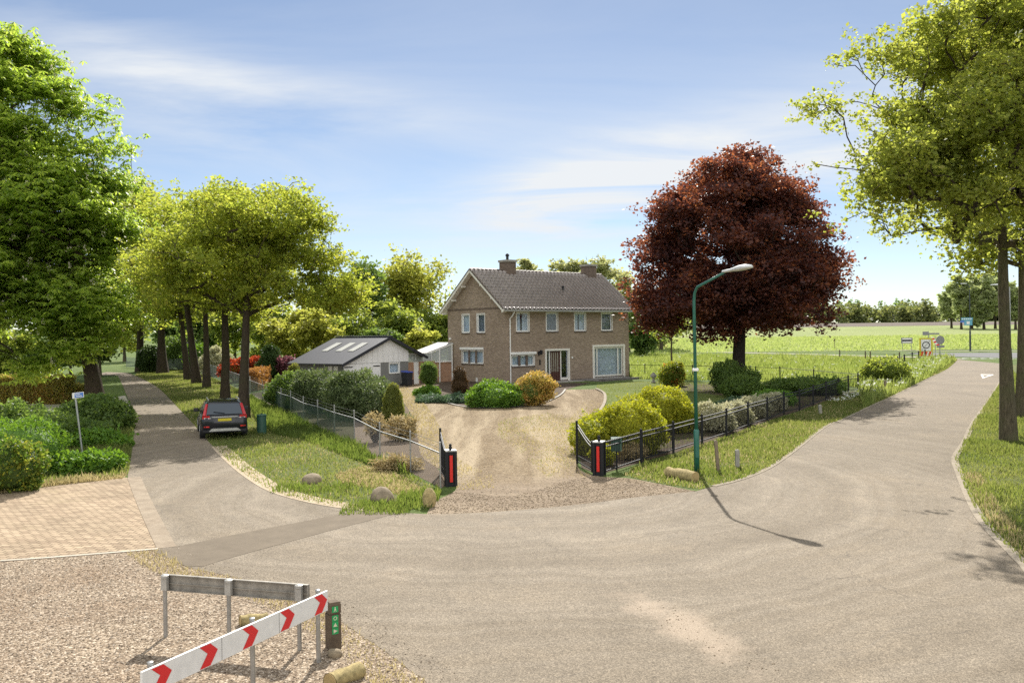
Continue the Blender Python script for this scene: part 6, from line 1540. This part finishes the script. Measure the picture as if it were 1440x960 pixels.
grass('dry_grass', 'dry grass fringe along the right road edge', [p + Vector((.12, 0)) for p in RE] + [p + Vector((.6, .05)) for p in reversed(RE)], 2600, .06, .022, L_straw, 222, .5)

# ------------------------------------------------------------------ sky, sun, camera
SUN_EL, SUN_AZ = R_(41), R_(4.6)
w = bpy.data.worlds.new('World'); sc.world = w; w.use_nodes = True
nt = w.node_tree; bg = nt.nodes['Background']; N = nt.nodes.new; Lk = nt.links.new
sky = N('ShaderNodeTexSky'); sky.sky_type = 'NISHITA'; sky.sun_disc = False; sky.sun_elevation = SUN_EL; sky.sun_rotation = SUN_AZ
sky.air_density = .7; sky.dust_density = .05; sky.ozone_density = .35
tc = N('ShaderNodeTexCoord')
sep = N('ShaderNodeSeparateXYZ'); Lk(tc.outputs['Generated'], sep.inputs[0])
def M(op, a, b=None, clamp=False):
    x = N('ShaderNodeMath'); x.operation = op; x.use_clamp = clamp
    for i, v in enumerate((a, b)):
        if v is None: continue
        if isinstance(v, (int, float)): x.inputs[i].default_value = v
        else: Lk(v, x.inputs[i])
    return x.outputs[0]
zz = M('ADD', M('MAXIMUM', sep.outputs[2], 0), .12)
cv = N('ShaderNodeCombineXYZ'); Lk(M('DIVIDE', sep.outputs[0], zz), cv.inputs[0]); Lk(M('DIVIDE', sep.outputs[1], zz), cv.inputs[1])
mp = N('ShaderNodeMapping'); Lk(cv.outputs[0], mp.inputs[0]); mp.inputs['Scale'].default_value = (.55, 1.1, 1); mp.inputs['Rotation'].default_value = (0, 0, .5); mp.inputs['Location'].default_value = (3.1, 1.7, 0)
ns = N('ShaderNodeTexNoise'); Lk(mp.outputs[0], ns.inputs[0]); ns.inputs['Scale'].default_value = 1.1; ns.inputs['Detail'].default_value = 8; ns.inputs['Roughness'].default_value = .58; ns.inputs['Distortion'].default_value = .7
def patch(d, sx, sy, rot):   # a cloud bank round a bearing
    a, b = ray(*d); v = Vector((a, 1, b)).normalized()
    az0, el0 = math.atan2(v.x, v.y), math.asin(v.z)
    az = M('SUBTRACT', M('ARCTAN2', sep.outputs[0], sep.outputs[1]), az0); el = M('SUBTRACT', M('ARCSINE', sep.outputs[2]), el0)
    c, s = math.cos(rot), math.sin(rot)
    u = M('ADD', M('MULTIPLY', az, c / sx), M('MULTIPLY', el, s / sx)); v2 = M('SUBTRACT', M('MULTIPLY', el, c / sy), M('MULTIPLY', az, s / sy))
    return M('POWER', 2.718, M('MULTIPLY', M('ADD', M('MULTIPLY', u, u), M('MULTIPLY', v2, v2)), -1))
bank = M('ADD', M('ADD', M('MULTIPLY', patch((240, 130), .16, .055, -.5), .55), M('MULTIPLY', patch((850, 265), .14, .04, .18), 2.5)), M('ADD', M('MULTIPLY', patch((430, 140), .2, .03, -.15), .6), M('MULTIPLY', patch((1230, 190), .25, .06, .1), .9)))
bank = M('ADD', bank, .2)
cl = N('ShaderNodeValToRGB'); Lk(ns.outputs[0], cl.inputs[0]); cl.color_ramp.elements[0].position = .34; cl.color_ramp.elements[1].position = .72
mask = M('ADD', M('MULTIPLY', M('MULTIPLY', cl.outputs[0], bank), 1.2), .12, True)
mx = N('ShaderNodeMix'); mx.data_type = 'RGBA'; Lk(mask, mx.inputs[0]); Lk(sky.outputs[0], mx.inputs[6]); mx.inputs[7].default_value = (7.4, 7.7, 8.0, 1)
# bright clouds added out of view, overhead and behind the viewer, as fill light
n2 = N('ShaderNodeTexNoise'); Lk(cv.outputs[0], n2.inputs[0]); n2.inputs['Scale'].default_value = 1.3; n2.inputs['Detail'].default_value = 6; n2.inputs['Roughness'].default_value = .5
c2 = N('ShaderNodeValToRGB'); Lk(n2.outputs[0], c2.inputs[0]); c2.color_ramp.elements[0].position = .36; c2.color_ramp.elements[1].position = .48
side = M('ADD', M('MULTIPLY', sep.outputs[1], -1), M('MULTIPLY', M('SUBTRACT', sep.outputs[2], .42), .95))
sm = N('ShaderNodeMapRange'); sm.interpolation_type = 'SMOOTHSTEP'; Lk(side, sm.inputs[0]); sm.inputs[1].default_value = .0; sm.inputs[2].default_value = .35
mx2 = N('ShaderNodeMix'); mx2.data_type = 'RGBA'; Lk(M('MULTIPLY', c2.outputs[0], sm.outputs[0], True), mx2.inputs[0]); Lk(mx.outputs[2], mx2.inputs[6]); mx2.inputs[7].default_value = (14, 14.1, 14.2, 1)
Lk(mx2.outputs[2], bg.inputs[0]); bg.inputs[1].default_value = .059

sl = bpy.data.lights.new('sun', 'SUN'); sl.energy = 4.2; sl.angle = R_(.53); sl.color = (1, .95, .87)
so_ = bpy.data.objects.new('sun', sl); COL.objects.link(so_)
sd_ = Vector((math.sin(SUN_AZ) * math.cos(SUN_EL), math.cos(SUN_AZ) * math.cos(SUN_EL), math.sin(SUN_EL)))
so_.rotation_euler = sd_.to_track_quat('Z', 'Y').to_euler(); so_.location = (0, -20, 40)

cam = bpy.data.cameras.new('camera'); co = bpy.data.objects.new('camera', cam); COL.objects.link(co)
cam.sensor_width = 36; cam.lens = F * 36 / 1440; cam.shift_y = -12 / 1440; cam.clip_end = 6000; cam.clip_start = .1
co.matrix_world = Matrix.Translation((0, 0, H)) @ Matrix.Rotation(math.pi / 2, 4, 'X') @ Matrix.Rotation(-ROLL, 4, 'Z')
sc.camera = co
sc.view_settings.view_transform = 'Standard'; sc.view_settings.look = 'None'; sc.view_settings.gamma = 1; sc.view_settings.exposure = .97
sc.view_settings.use_curve_mapping = False
sc.cycles.max_bounces = 10; sc.cycles.diffuse_bounces = 6; sc.cycles.glossy_bounces = 3; sc.cycles.transmission_bounces = 6; sc.cycles.transparent_max_bounces = 12
sc.cycles.use_denoising = False
